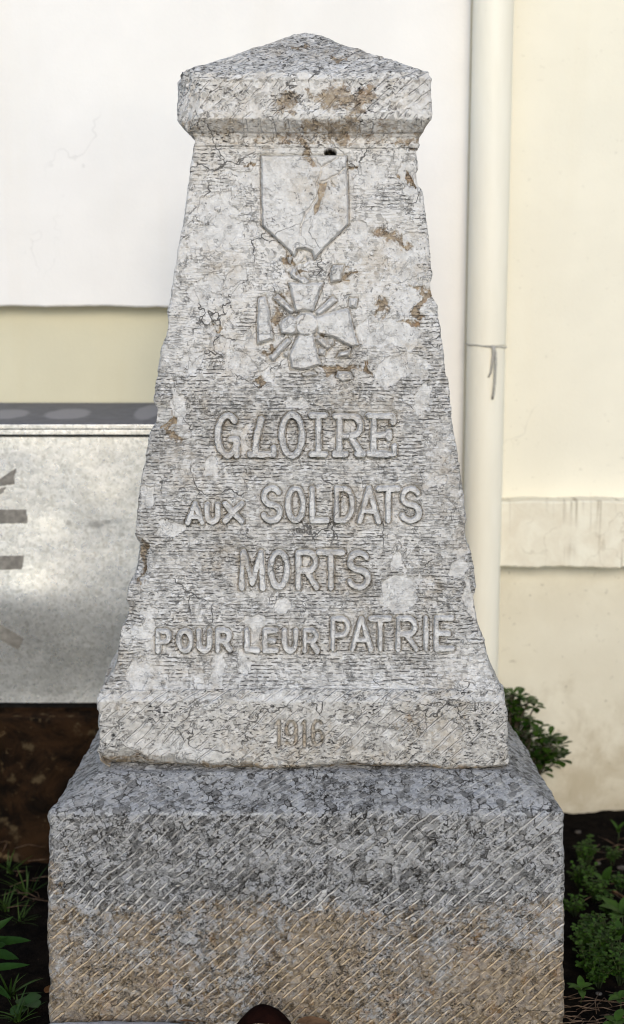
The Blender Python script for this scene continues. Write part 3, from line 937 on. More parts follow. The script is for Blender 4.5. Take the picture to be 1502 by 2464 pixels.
def poly_sdf(X, Z, P):
    """signed distance, negative inside"""
    P = np.asarray(P)
    d = seg_dist(X, Z, [np.concatenate([P, P[:1]])])
    ins = np.zeros(X.shape, bool)
    j = len(P) - 1
    for i in range(len(P)):
        c = ((P[i, 1] > Z) != (P[j, 1] > Z))
        with np.errstate(divide='ignore', invalid='ignore'):
            xx = (P[j, 0] - P[i, 0]) * (Z - P[i, 1]) / (P[j, 1] - P[i, 1]) + P[i, 0]
        ins ^= c & (X < xx)
        j = i
    return np.where(ins, -d, d)

ALL_STROKES = []
for _, w_, ser, items in LINES:
    for ch, *bx in items:
        ALL_STROKES.append((w_, letter_strokes(ch, bx, crop3, ser)))

# medal outlines, in display pixels
def P2(*q): return [crop2(a, b) for a, b in q]
RIBBON = P2((205, 190), (1020, 190), (1035, 500), (1040, 850), (900, 985), (775, 1110), (722, 1185), (692, 1105), (620, 1080), (550, 1090), (522, 1155), (440, 1070), (215, 860))
ARMS = [P2((470, 1412), (800, 1412), (700, 1680), (540, 1690)),
        P2((720, 1740), (1040, 1655), (1075, 1800), (1135, 2010), (1080, 2030), (900, 1940), (750, 1900)),
        P2((700, 1900), (775, 2200), (620, 2240), (490, 2240), (470, 2110), (560, 1920)),
        P2((380, 1800), (480, 1720), (560, 1760), (540, 1900), (400, 1900)),
        P2((180, 1560), (240, 1540), (280, 1700), (285, 1790), (315, 1950), (175, 2000), (165, 1800))]
BLADES = [P2((340, 1545), (510, 1700)), P2((910, 1560), (740, 1715)), P2((300, 2150), (470, 1960)), P2((730, 1930), (860, 2040))]
DISC = crop2(640, 1810)
RING = crop2(640, 1300)
CHIPS = [P2((900, 1250), (1000, 1240), (960, 1390), (880, 1410), (865, 1340)), P2((760, 2040), (830, 2050), (810, 2110), (750, 2100)),
         P2((840, 1960), (900, 1950), (900, 2010), (850, 2020)), P2((940, 2270), (1060, 2270), (1090, 2340), (990, 2370), (930, 2320)),
         P2((960, 2080), (1060, 2050), (1050, 2120), (930, 2130)), P2((420, 2080), (470, 2070), (465, 2130), (420, 2120)),
         P2((1060, 1560), (1130, 1570), (1110, 1650), (1050, 1640)), P2((460, 1130), (500, 1150), (480, 1220), (465, 1190)), P2((600, 2290), (700, 2260), (740, 2290), (640, 2330))]

def medal_sdf(X, Z):
    d = np.full(X.shape, 1e3)
    for P in ARMS + CHIPS:
        d = np.minimum(d, poly_sdf(X, Z, to_xz(P, on_shaft)))
    for P in BLADES:
        q = to_xz(P, on_shaft); t = (q[1] - q[0]) / np.linalg.norm(q[1] - q[0]); m = np.array([-t[1], t[0]])
        d = np.minimum(d, poly_sdf(X, Z, [q[0] + m * .0064, q[1] + m * .0046, q[1] - m * .0046, q[0] - m * .0054]))
    c = on_shaft(*DISC)
    d = np.minimum(d, np.hypot(X - c[0], Z - c[1]) - 0.0235)
    c = on_shaft(*RING)
    ringd = np.abs(np.hypot((X - c[0]) * 0.8, Z - c[1]) - 0.020) - 0.0045 + 0.006 * fbm(X, 0 * X, Z, 45, 3, 47) + 0.012 * sstep(-0.004, 0.010, X - c[0])
    return np.minimum(d, ringd)
def ribbon_sdf(X, Z): return poly_sdf(X, Z, to_xz(RIBBON, on_shaft))

def front_relief(x, z):
    """worn relief of the shaft's front in metres (positive = outwards)"""
    st, fr = shaft_masks(x, z)
    d = fbm(x, 0 * x, z, 5, 3, 11) * 0.0020 + fbm(x, 0 * x, z, 38, 4, 12) * 0.0012
    tool = noise3(x * 24, 0 * x, z * 300 + 3 * noise3(x * 6, 0 * x, z * 20, 3), 21) * 0.6 + noise3(x * 60, 0 * x, z * 420, 22) * 0.5
    d = d + tool * 0.0011 * (1 - 0.85 * fr)
    d = d - 0.0030 * fr * 0.7 - 0.0050 * sstep(0.30, 0.65, st + fbm(x, 0 * x, z, 70, 3, 61) * 0.22)
    return d, st, fr

DHX, CHX = 0.0100, 0.006
def shaft_disp(P, N, corner):
    SHX = 0.0042 + 0.0050 * sstep(on_shaft(751, 420)[1], on_shaft(751, 900)[1], P[..., 2])
    x, y, z = P[..., 0] - SHX, P[..., 1], P[..., 2]
    front = sstep(0.6, 0.95, -N[..., 1])
    d, st, fr = front_relief(x, z)
    # a shallow hollow cut round the letters and the medal
    dl = np.full(x.shape, 1e3)
    flat = front > 0.5
    xf, zf = x[flat], z[flat]
    dd = np.full(xf.shape, 1e3)
    for w_, S in ALL_STROKES:
        lo = np.min([s.min(0) for s in S], 0) - 0.02; hi = np.max([s.max(0) for s in S], 0) + 0.02
        m = (xf > lo[0]) & (xf < hi[0]) & (zf > lo[1]) & (zf < hi[1])
        if m.any(): dd[m] = np.minimum(dd[m], seg_dist(xf[m], zf[m], S) - w_ / 2)
    m = (zf > on_shaft(735, 910)[1]) & (np.abs(xf) < 0.15)
    dd[m] = np.minimum(dd[m], np.minimum(medal_sdf(xf[m], zf[m]), ribbon_sdf(xf[m], zf[m])))
    dl[flat] = dd
    d = d - 0.0020 * sstep(0.010, 0.002, dl) - 0.0066 * sstep(0.0028, 0.0009, np.abs(dl - 0.0012))
    side = fbm(x, y, z, 9, 4, 51) * 0.0014 + fbm(x, y, z, 90, 3, 52) * 0.0010
    d = front * d + (1 - front) * side
    # broken arrises
    chip = np.maximum(0, fbm(x, y, z, 41, 5, 90) - 0.05) * 0.005 + np.maximum(0, fbm(x, y, z, 9, 3, 91) - 0.3) * 0.006
    hxl = np.interp(z, SH[:, 0], SH[:, 1])
    arr = sstep(0.035, 0.0, hxl - np.abs(x + SHX)) * sstep(0.06, 0.0, y - front_y(z))
    d = d - chip * arr
    for (u, v, rv, am) in ((338, 1350, 62, 0.026), (1150, 1480, 70, 0.010), (1135, 1290, 40, 0.008), (1045, 700, 40, 0.008), (372, 1000, 40, 0.010), (405, 790, 40, 0.006), (320, 1480, 40, 0.008), (1010, 430, 30, 0.007)):
        cz = on_shaft(751, v)[1]; sgn = -1 if u < 735 else 1
        k = sstep(1.0, 0.35, np.abs(z - cz) / (rv * M_PX) + fbm(x, y, z, 50, 3, 95) * 0.12) * sstep(0.045, 0.012, hxl - (x + SHX) * sgn) * sstep(0.14, 0.03, y - front_y(z))
        d = d - am * k
    hx_, hz_ = on_shaft(795, 366)
    hole = sstep(1.15, 0.75, np.hypot((x - hx_) / (15 * M_PX), (z - hz_) / (8 * M_PX)) + fbm(x, y, z, 90, 2, 97) * 0.15) * front
    d = d - 0.09 * hole
    off = np.zeros(P.shape); off[..., 0] -= SHX; off[..., 2] += 0.035 * hole ** 3
    return d, off

def shaft_attrs(P, N):
    x, z = P[..., 0], P[..., 2]
    st, fr = shaft_masks(x, z)
    fr = fr * sstep(0.3, 0.8, -N[..., 1])
    v1, v2 = on_shaft(751, 1560)[1], on_shaft(751, 850)[1]
    tn = 0.26 + 0.56 * sstep(on_shaft(751, 1000)[1], on_shaft(751, 640)[1], z) + 0.12 * sstep(on_shaft(751, 1500)[1], on_shaft(751, 1640)[1], z) + fbm(x, 0 * x, z, 7, 3, 66) * 0.14
    return {'stain': st, 'fresh_and_highlight': fr, 'tone': tn}

SHP = np.concatenate([[(SH[0, 0] - 0.03, SH[0, 1] - 0.010, SH[0, 2] + 0.010), (SH[0, 0] - 0.012, SH[0, 1] - 0.004, SH[0, 2] + 0.004)], SH])
prof = resample(SHP, 0.0018, 0.012)
loft('shaft', prof, 0.010, 540, M['shaft'], shaft_disp, shaft_attrs)

# --- raised lettering and the medal: relief meshes standing on the shaft's front
def relief(name, x0, x1, z0, z1, sdf, height, edge, mat, step=0.0014, rough=0.0009, groove=None, label=None, attr_bonus=0.0, wear=0.0, earth=None):
    xs = np.arange(x0, x1, step); zs = np.arange(z0, z1, step)
    X, Z = np.meshgrid(xs, zs)
    D = sdf(X, Z)
    D = D + fbm(X, 0 * X, Z, 90, 3, 41) * 0.0010 + fbm(X, 0 * X, Z, 34, 4, 44) * wear
    base, st, fr = front_relief(X, Z)
    h = height * sstep(0.0, edge, -D) + fbm(X, 0 * X, Z, 60, 4, 43) * rough
    h = np.where(D > 0, -0.006 * sstep(0, 0.0012, D), h)
    if groove is not None: h = h - groove(X, Z)
    basel = fbm(X, 0 * X, Z, 5, 3, 11) * 0.0020
    worn = np.where(st > 0.4, base, basel)
    Y = front_y(Z) - (worn * 0.6 + basel * 0.4) - h
    keep = D < 0.0020
    ny, nx = X.shape
    k4 = keep[:-1, :-1] & keep[1:, :-1] & keep[:-1, 1:] & keep[1:, 1:]
    idx = np.arange(ny * nx).reshape(ny, nx)
    F = np.stack([idx[:-1, :-1][k4], idx[:-1, 1:][k4], idx[1:, 1:][k4], idx[1:, :-1][k4]], 1)
    used = np.unique(F)
    remap = np.full(ny * nx, -1); remap[used] = np.arange(len(used))
    V = np.stack([X + XM, Y, Z], -1).reshape(-1, 3)[used]
    tone = (0.30 + 0.5 * sstep(on_shaft(751, 1000)[1], on_shaft(751, 640)[1], Z) + attr_bonus).ravel()[used]
    o = mesh_obj(name, V, remap[F], mat, mon, {'stain': np.maximum(st * 0.5, earth(X, Z) * 0.75 if earth else 0).ravel()[used], 'fresh_and_highlight': np.full(len(used), 0.72), 'tone': np.clip(tone, 0, 1)})
    if label: o['label'] = label
    return o

for word, w_, ser, items in LINES:
    S = []
    for ch, *bx in items: S += letter_strokes(ch, bx, crop3, ser)
    lo = np.min([s.min(0) for s in S], 0) - 0.014; hi = np.max([s.max(0) for s in S], 0) + 0.014
    def sdf(X, Z, items=items, w_=w_, ser=ser):
        d = np.full(X.shape, 1e3)
        for ch, *bx in items:
            s_ = letter_strokes(ch, bx, crop3, ser)
            a = np.min([q.min(0) for q in s_], 0) - 0.014; c = np.max([q.max(0) for q in s_], 0) + 0.014
            m = (X > a[0]) & (X < c[0]) & (Z > a[1]) & (Z < c[1])
            d[m] = np.minimum(d[m], seg_dist(X[m], Z[m], s_) - w_ / 2)
        return d
    relief('inscription', lo[0], hi[0], lo[1], hi[1], sdf, 0.0085, 0.0013, M['shaft'], step=0.0009, wear=0.0010, rough=0.0009, label='raised carved words ' + word)

gl = [to_xz(P2((720, 200), (780, 310), (760, 430), (735, 620), (640, 720), (580, 850), (570, 950)), on_shaft), to_xz(P2((780, 310), (930, 210)), on_shaft), to_xz(P2((790, 440), (860, 420), (1020, 300)), on_shaft), to_xz(P2((860, 420), (910, 490)), on_shaft)]
wide = [to_xz(P2((762, 455), (835, 450), (812, 560), (775, 690), (735, 775), (690, 770), (715, 690), (748, 570)), on_shaft), to_xz(P2((600, 190), (690, 190), (735, 290), (700, 300), (650, 250)), on_shaft)]
def wide_sdf(X, Z): return np.minimum(poly_sdf(X, Z, wide[0]), poly_sdf(X, Z, wide[1])) + fbm(X, 0 * X, Z, 70, 4, 45) * .0028
def rgroove(X, Z): return 0.0055 * sstep(0.0030, 0.0008, seg_dist(X + fbm(X, 0 * X, Z, 50, 3, 46) * .004, Z, gl)) + 0.0055 * sstep(0.0015, -0.0012, wide_sdf(X, Z))
a = to_xz(RIBBON, on_shaft)
relief('medal_ribbon', a[:, 0].min() - .01, a[:, 0].max() + .01, a[:, 1].min() - .01, a[:, 1].max() + .01, ribbon_sdf, 0.0095, 0.0030, M['shaft'], rough=0.0014, groove=rgroove, earth=lambda X, Z: sstep(0.001, -0.002, wide_sdf(X, Z)), label='raised shield shaped medal ribbon with a broken tip', attr_bonus=0.1)
relief('medal_cross', -0.13, 0.13, on_shaft(735, 915)[1], on_shaft(735, 618)[1], medal_sdf, 0.0095, 0.0040, M['shaft'], step=0.0011, rough=0.0018, wear=0.0010, label='raised cross with swords, worn and chipped', attr_bonus=0.1)

# --- date block (die)
DATE = [('1', 640, 660, 196, 284), ('9', 674, 714, 196, 280), ('1', 731, 744, 196, 284), ('6', 765, 804, 196, 280)]
def crop4(cx, cy): return ((220 + cx / 1.3655) * 0.9628, (1660 + cy / 1.3655) * 0.9628)
def on_die(u, v):
    p = at(u, v, YD); return p.x - XM, p.z
DSTR = []
for ch, x0, x1, y0, y1 in DATE:
    for s in L_[ch]:
        DSTR.append(to_xz([crop4(x0 + (x1 - x0) * a, y0 + (y1 - y0) * b) for a, b in s], on_die))
def die_disp(P, N, corner):
    x, y, z = P[..., 0] - DHX, P[..., 1], P[..., 2]
    d = fbm(x, y, z, 6, 3, 111) * 0.004 + fbm(x, y, z, 36, 4, 112) * 0.0022 + fbm(x, y, z, 110, 2, 113) * 0.0009
    fl = (-N[..., 1] > 0.6)
    dd = np.full(x.shape, 1e3)
    m = fl & (np.abs(x) < 0.08)
    dd[m] = seg_dist(x[m], z[m], DSTR)
    d = d - 0.0150 * sstep(0.0044, 0.0022, dd)
    # ragged foot: the lower edge has flaked off, most of all at the left corner
    zz = z - Z_D0
    e = 0.008 + 0.012 * (fbm(x, y, 0 * z, 14, 4, 120) + 0.15)
    e = np.maximum(e, 0.0)
    lc = sstep(-0.10, -0.40, x)
    e = e + 0.040 * lc * (0.75 + 0.25 * fbm(x, y, 0 * z, 20, 3, 121))
    off = np.zeros(P.shape); off[..., 0] -= DHX
    cut = np.maximum(0, e - zz)
    off[..., 1] += np.where(-N[..., 1] > 0.3, cut * 0.9, 0)
    off[..., 0] += np.where((x < 0), cut * 0.55 * sstep(-0.34, -0.40, x), 0)
    # chipped arrises
    chip = np.maximum(0, fbm(x, y, z, 26, 5, 130) - 0.1) * 0.012
    d = d - chip * sstep(0.03, 0.0, HD0 - np.abs(x + DHX)) - np.maximum(0, fbm(x, y, z, 26, 3, 131)) * 0.003 * sstep(0.010, 0.0, Z_D1 - z)
    return d, off
def die_attrs(P, N):
    x, z = P[..., 0], P[..., 2]
    y = P[..., 1]
    e = sstep(0.018, 0.0, z - Z_D0 + fbm(x, 0 * x, z, 30, 3, 140) * 0.010)
    e = np.maximum(e, sstep(0.042, 0.02, z - Z_D0 + fbm(x, 0 * x, z, 30, 3, 141) * 0.01) * sstep(-0.2, -0.34, x))
    return {'stain': e * 0.62 + 0.3 * sstep(0.3, 0.7, fbm(x, y, z, 9, 4, 143)), 'fresh_and_highlight': np.maximum(sstep(0.42, 0.6, fbm(x, y, z, 18, 4, 142)) * 0.7, sstep(0.010, 0.003, np.abs(z - Z_D1)) * sstep(-0.3, 0.2, fbm(x, y, z, 30, 3, 145))), 'tone': 0.40 + 0.22 * sstep(0.1, -0.35, x) + 0 * z}  # worn top rim whitened, its highlight put into the colour
dprof = [(Z_D0, HD0 * 0.985, YD + 0.006), (Z_D0 + 0.01, HD0, YD), (Z_D1 - 0.003, HD1, YD), (SH[0, 0] + 0.002, SH[0, 1] + 0.001, SH[0, 2] - 0.001), (SH[0, 0] + 0.001, SH[0, 1] - 0.03, SH[0, 2] + 0.03)]
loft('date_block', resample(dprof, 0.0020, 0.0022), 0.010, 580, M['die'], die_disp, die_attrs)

# --- plinth
def pl_disp(P, N, corner):
    x, y, z = P[..., 0], P[..., 1], P[..., 2]
    d = fbm(x, y, z, 5, 3, 211) * 0.004 + fbm(x, y, z, 34, 4, 212) * 0.0026 + fbm(x, y, z, 120, 2, 213) * 0.0011
    t = (x * 0.69 - (z + 0.87 * y) * 0.72 + fbm(x, y, z, 20, 2, 215) * 0.002) / 0.0155
    ph = np.abs(t - np.floor(t) - 0.5)
    g = sstep(0.16, 0.04, ph) * sstep(-0.15, 0.25, noise3(x * 22, y * 22, z * 22, 216))
    d = d - 0.0016 * g * sstep(0.5, 0.9, -N[..., 1])
    chip = np.maximum(0, fbm(x, y, z, 31, 5, 230) - 0.05) * 0.012
    d = d - chip * 0.6 * sstep(0.05, 0.01, HXB + 0.008 - np.abs(x)) * sstep(0.05, 0.0, y) * sstep(0.0, 0.07, Z_EDGE - z)
    d = d - np.maximum(0, fbm(x, y, z, 11, 4, 231) + 0.1) * 0.03 * sstep(0.03, -0.01, z) * sstep(-0.40, -0.5, x)
    off = np.zeros(P.shape)
    off[..., 0] -= x * 0.125 * np.maximum(y, 0)          # the stone narrows a little to the back
    return d, off
def pl_attrs(P, N):
    x, y, z = P[..., 0], P[..., 1], P[..., 2]
    zl = at(751, 2165, 0).z - (at(751, 2165, 0).z - at(751, 2200, 0).z) * 1.0 * sstep(-0.5, 0.4, x) * 0
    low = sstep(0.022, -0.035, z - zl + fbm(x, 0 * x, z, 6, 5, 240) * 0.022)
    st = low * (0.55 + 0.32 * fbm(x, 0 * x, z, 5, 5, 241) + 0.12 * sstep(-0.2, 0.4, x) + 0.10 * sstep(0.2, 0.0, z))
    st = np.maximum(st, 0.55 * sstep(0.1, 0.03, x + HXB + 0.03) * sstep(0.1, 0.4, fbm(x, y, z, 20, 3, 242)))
    tn = 0.42 + 0.55 * sstep(0.2, 0.8, N[..., 2]) + 0.15 * sstep(0.0, 0.4, x) + 0.24 * sstep(0.40, 0.47, np.abs(x)) - 0.30 * sstep(0.07, 0.0, np.abs(z - zl - 0.03)) + 0.05 * low  # up-facing bevel lightened, its sky light put into the tone
    # pale vein wandering across the lower left, and pale edge
    vz = [on_front(u, v) for u, v in ((255, 2375), (330, 2390), (420, 2450), (500, 2475), (560, 2465), (620, 2465), (655, 2480))]
    vz = np.array(vz)
    dv = seg_dist(x + fbm(x, y, z, 60, 3, 250) * 0.006, z + fbm(x, y, z, 60, 3, 251) * 0.006, [vz])
    v2 = np.array([on_front(u, v) for u, v in ((775, 2030), (790, 2120), (770, 2230), (800, 2330), (790, 2380))])
    d2 = seg_dist(x + fbm(x, y, z, 30, 3, 252) * 0.012, z, [v2])
    fr = np.maximum(sstep(0.007, 0.002, dv), 0.7 * sstep(0.010, 0.002, d2) * sstep(-0.1, 0.3, fbm(x, y, z, 40, 3, 253)))
    fr = np.maximum(fr, 0.6 * sstep(0.007, 0.001, np.abs(z - Z_EDGE + fbm(x, y, z, 40, 3, 258) * 0.003)) * sstep(-0.2, 0.5, fbm(x, y, z, 55, 4, 254)))  # top edge whitened, a highlight put into the colour
    fr = np.maximum(fr, 0.55 * sstep(0.46, 0.49, np.abs(x)) * sstep(-0.2, 0.4, fbm(x, y, z, 25, 3, 255)))
    gv = 0.48 + 0.52 * sstep(-0.02, 0.05, zl + 0.03 - z) - 0.18 * sstep(0.2, 0.8, N[..., 2])
    return {'stain': st, 'fresh_and_highlight': fr, 'tone': tn, 'groove': gv}
def on_front(u, v):
    p = at(u, v, 0); return p.x - XM, p.z
pprof = [(-0.10, HXB + 0.014, 0.006), (0.0, HXB + 0.013, 0.002), (Z_EDGE - 0.003, HXB, 0.0), (Z_EDGE + 0.003, HXB - 0.003, 0.004), (Z_D0 - 0.004, HD0 + 0.003, YD - 0.006), (Z_D0 - 0.001, HD0 - 0.04, YD + 0.04)]
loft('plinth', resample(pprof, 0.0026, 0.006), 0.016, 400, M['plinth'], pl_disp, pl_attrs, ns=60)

# --- cap
hs, ys_ = SH[-1, 1], SH[-1, 2]
ycap = ys_ - 0.036
hcap = 311.0 * depth_of(ycap, Z_S1 + 0.1) / FPX
zr = lambda v, y: at(751, v, y).z
c_prof = [(Z_S1 - 0.004, hs - 0.02, ys_ + 0.02), (Z_S1 - 0.003, hs + 0.0015, ys_ - 0.0015), (zr(347, ys_), hs + 0.004, ys_ - 0.004), (zr(344, ys_), hs + 0.001, ys_ - 0.0005), (zr(332, ys_), hs + 0.002, ys_ - 0.001),
          (zr(325, ys_), hs + 0.006, ys_ - 0.006), (zr(322, ys_), hs + 0.007, ys_ - 0.007), (zr(319, ys_), hs + 0.012, ys_ - 0.012), (zr(287, ycap), hcap - 0.001, ycap + 0.001), (zr(284, ycap), hcap, ycap),
          (zr(268, ycap), hcap + 0.001, ycap), (zr(264, ycap), hcap, ycap + 0.0025), (zr(196, ycap), hcap - 0.001, ycap + 0.003), (zr(190, ycap), hcap, ycap), (zr(172, ycap), hcap - 0.006, ycap + 0.006)]
apex_z = zr(82, YC)
c_prof += [(c_prof[-1][0] + 0.004, hcap - 0.016, ycap + 0.016), (apex_z - 0.004, 0.02, YC - 0.02), (apex_z, 0.006, YC - 0.006)]
def cap_place(u, v):
    p = at(u, v, ycap); return p.x - XM, p.z
STAIN_C = [(crop1(1010, 350) + (40, 22, 50)), (crop1(960, 420) + (20, 40, 0)), (crop1(740, 520) + (26, 22, 0)), (crop1(860, 540) + (60, 18, 0)), (crop1(940, 520) + (22, 36, 0)), (crop1(720, 600) + (14, 20, 0)), (crop1(900, 590) + (20, 18, 0)),
           (crop1(1210, 600) + (18, 22, 0)), (crop1(720, 98) + (12, 10, 0)), (crop1(900, 165) + (22, 10, -20)), (crop1(770, 380) + (10, 34, 30)), (crop1(640, 400) + (40, 30, 0)), (crop1(870, 380) + (50, 40, 30)), (crop1(690, 130) + (14, 8, 40))]
def cap_disp(P, N, corner):
    x, y, z = P[..., 0], P[..., 1], P[..., 2]
    d = fbm(x, y, z, 7, 3, 311) * 0.0024 + fbm(x, y, z, 30, 4, 312) * 0.0024 + fbm(x, y, z, 100, 2, 313) * 0.0009
    ff = sstep(0.6, 0.9, -N[..., 1])
    flatf = ff * (z < zr(266, ycap)) * (z > zr(350, ys_))
    d = d * (1 - 0.5 * flatf)
    d = d * (1 - 0.75 * (z < zr(280, ycap)) * (z > zr(352, ys_)))
    # coarse diagonal point marks on the face and the roof
    t = (x * 0.62 - z * 0.78 + fbm(x, y, z, 14, 2, 315) * 0.004) / 0.017
    g = sstep(0.2, 0.05, np.abs(t - np.floor(t) - 0.5)) * sstep(0.0, 0.4, noise3(x * 30, y * 30, z * 30, 316))
    d = d - 0.0028 * g * (z > zr(262, ycap))
    chip = np.maximum(0, fbm(x, y, z, 24, 4, 330) + 0.0) * 0.012
    d = d - chip * sstep(0.035, 0.0, hcap - np.abs(x)) * (z > zr(300, ycap))
    # the roof edge is worn round
    d = d - np.maximum(0, fbm(x, y, z, 22, 4, 331) + 0.1) * 0.006 * sstep(0.016, 0.0, np.abs(z - zr(172, ycap)))
    # front left corner broken off on a slant
    off = np.zeros(P.shape)
    q = (-x) - (y - ycap) * 1.0
    lim = hcap - 0.048 + fbm(x, y, z, 18, 3, 340) * 0.006
    off[..., 0] -= CHX * sstep(zr(330, ys_), zr(300, ycap), z)
    ex = np.maximum(0, q - lim) * (z > zr(322, ys_))
    off[..., 0] += ex * 0.5
    off[..., 1] += ex * 0.5
    return d, off
def cap_attrs(P, N):
    x, y, z = P[..., 0], P[..., 1], P[..., 2]
    wx, wz = warp2(x, z, 0.012, 34, 350)
    wx, wz = warp2(wx, wz, 0.007, 110, 358)
    st = blobs(wx, wz, STAIN_C, cap_place)
    mould = sstep(zr(352, ys_), zr(346, ys_), z) * sstep(zr(280, ycap), zr(288, ycap), z)
    st = np.maximum(st * 0.75, mould * (0.40 + 0.10 * fbm(x, y, z, 9, 3, 351)))
    return {'stain': st, 'fresh_and_highlight': sstep(0.35, 0.55, fbm(x, y, z, 15, 4, 352)) * 0.7, 'tone': 0.70 - 0.42 * sstep(0.3, 0.7, N[..., 2]) + 0 * z}  # up-facing roof darkened, its weaker light put into the tone
loft('cap', resample(c_prof, 0.0021, 0.003), 0.008, 340, M['cap'], cap_disp, cap_attrs)


# ------------------------------------------------------------------ plants and litter
def cr_r(cx, cy): return ((1380 + cx / 4.106) * 0.9628, (1960 + cy / 4.106) * 0.9628)
def cr_l(cx, cy): return ((cx / 4.106) * 0.9628, (1960 + cy / 4.106) * 0.9628)
def cr_s(cx, cy): return ((1240 + cx / 7.51) * 0.9628, (1680 + cy / 7.51) * 0.9628)
GZ = -0.045

def rosette(b, c, n, length, width, prof='obovate', lift=0.25, droop=0.35, axis=(0, 0, 1)):
    a0 = random.uniform(0, 6.28)
    for k in range(n):
        a = a0 + k * 2.399
        el = lift + random.uniform(-0.35, 0.5)
        d = Vector((math.cos(a) * math.cos(el), math.sin(a) * math.cos(el), math.sin(el)))
        L = length * random.uniform(0.7, 1.1)
        b.leaf(Vector(c) + d * 0.003, d, L, width * random.uniform(0.8, 1.15), droop * random.uniform(0.4, 1.5), random.uniform(0.05, 0.2), prof, 6)

# shrub behind the memorial on the right
base = Vector((0.50, 1.03, GZ - 0.01))
sh = thing('shrub', 'glossy dark green shrub growing between the memorial and the cream wall', 'shrub', base)
fol, stm = MB(), MB()
for cx, cy, dy in ((300, 430, 0), (420, 480, .02), (600, 560, -.01), (720, 660, .01), (470, 640, 0), (350, 760, .03), (620, 930, -.01), (520, 1010, .01), (730, 1050, 0), (830, 1180, .02), (660, 1220, .0),
                   (1010, 1230, -.01), (1060, 1320, .01), (1150, 1390, -.02), (900, 1400, 0), (790, 1370, .03), (1130, 1560, 0), (1000, 1560, .02), (860, 1520, 0), (980, 1660, -.01), (1180, 1640, .01), (900, 1640, .03), (260, 600, .03), (330, 900, .05),
                   (480, 840, .03), (560, 1180, .05), (720, 1480, .05), (140, 520, .02), (200, 800, .06)):
    c = at(*cr_s(cx, cy), 1.0 + dy)
    rosette(fol, c, random.randint(8, 11), 0.038, 0.019)
    mid = base.lerp(c, 0.55) + Vector((random.uniform(-.02, .02), random.uniform(0, .03), 0.03))
    stm.tube([base + Vector((random.uniform(-.01, .01), random.uniform(-.01, .01), 0)), base.lerp(mid, 0.5) + Vector((0.01, 0, 0.01)), mid, c], [0.005, 0.004, 0.003, 0.0018], 6)
    for t in (0.35, 0.7):
        rosette(fol, mid.lerp(c, t), 4, 0.034, 0.018)
fol.build('foliage', M['shrub'], sh)
stm.build('stem', M['bark'], sh)

def bushy_weed(cxy, rad, hgt, nst, lf, label, group, place=cr_r, mat='clover', wide=0.75):
    c = on_ground(*place(*cxy), GZ + hgt * 0.5)
    c.z = GZ
    t = thing('weed', label, 'weed', c, group)
    f, s_ = MB(), MB()
    for k in range(nst):
        a = random.uniform(0, 6.28); q = rad * math.sqrt(random.random())
        tip = c + Vector((math.cos(a) * q, math.sin(a) * q, hgt * random.uniform(0.45, 1.0)))
        mid = c.lerp(tip, 0.5) + Vector((random.uniform(-.006, .006), random.uniform(-.006, .006), hgt * 0.15))
        s_.tube([c + Vector((math.cos(a), math.sin(a), 0)) * 0.004, mid, tip], [0.0012, 0.001, 0.0006], 5)
        for w in np.linspace(0.4, 1.0, 4):
            p = mid.lerp(tip, (w - .5) * 2) if w > .5 else c.lerp(mid, w * 2)
            for m in (0, 1, 2):
                b_ = random.uniform(0, 6.28); el = random.uniform(-0.1, 0.9)
                f.leaf(p, (math.cos(b_) * math.cos(el), math.sin(b_) * math.cos(el), math.sin(el)), lf * random.uniform(0.6, 1.15), lf * wide * random.uniform(0.8, 1.15), 0.5, 0.10, 'round' if wide > .6 else 'ovate', 5)
    f.build('foliage', M[mat], t)
    s_.build('stem', M['stem'], t)

GRP = 'small leaved weeds beside the memorial'
bushy_weed((330, 1600), .034, .085, 34, .0108, 'small round leaved weed close to the memorial corner, leftmost of the bright clump', GRP)
bushy_weed((490, 1660), .036, .080, 34, .0108, 'small round leaved weed in the middle of the bright green clump', GRP)
bushy_weed((620, 1790), .036, .070, 32, .0108, 'small round leaved weed at the right end of the bright clump', GRP)
bushy_weed((480, 1960), .030, .055, 26, .0100, 'low round leaved weed at the front of the bright green clump', GRP)
bushy_weed((350, 720), .030, .085, 22, .0108, 'small weed farthest back beside the memorial, near the foot of the wall', GRP)
bushy_weed((290, 930), .040, .070, 26, .0100, 'dim spreading weed beside the memorial behind the bright clump', GRP)
bushy_weed((440, 1080), .042, .065, 26, .0100, 'dim green weed left of the brown twig', GRP)
bushy_weed((590, 1260), .036, .050, 20, .0108, 'sparse green weed just below the brown twig', GRP)
bushy_weed((620, 730), .022, .050, 12, .0100, 'tiny olive weed beside the pale pebbles under the wall', GRP, mat='grass')

bushy_weed((400, 1480), .040, .060, 30, .0108, 'small weed just behind the bright green clump', GRP)
bushy_weed((700, 1900), .030, .070, 26, .0108, 'round leaved weed cut by the right edge beside the bright clump', GRP)
bushy_weed((560, 1530), .030, .075, 26, .0100, 'upright round leaved weed behind the bright clump near the broad leaves', GRP)
bushy_weed((380, 1820), .032, .070, 30, .0108, 'round leaved weed between the bright clump and the memorial side', GRP)
bushy_weed((230, 1250), .034, .050, 18, .0100, 'thin weed tight against the memorial side, behind the bright clump', GRP)
bushy_weed((700, 1010), .030, .045, 16, .0100, 'thin weed beside the brown twig at the right edge', GRP)

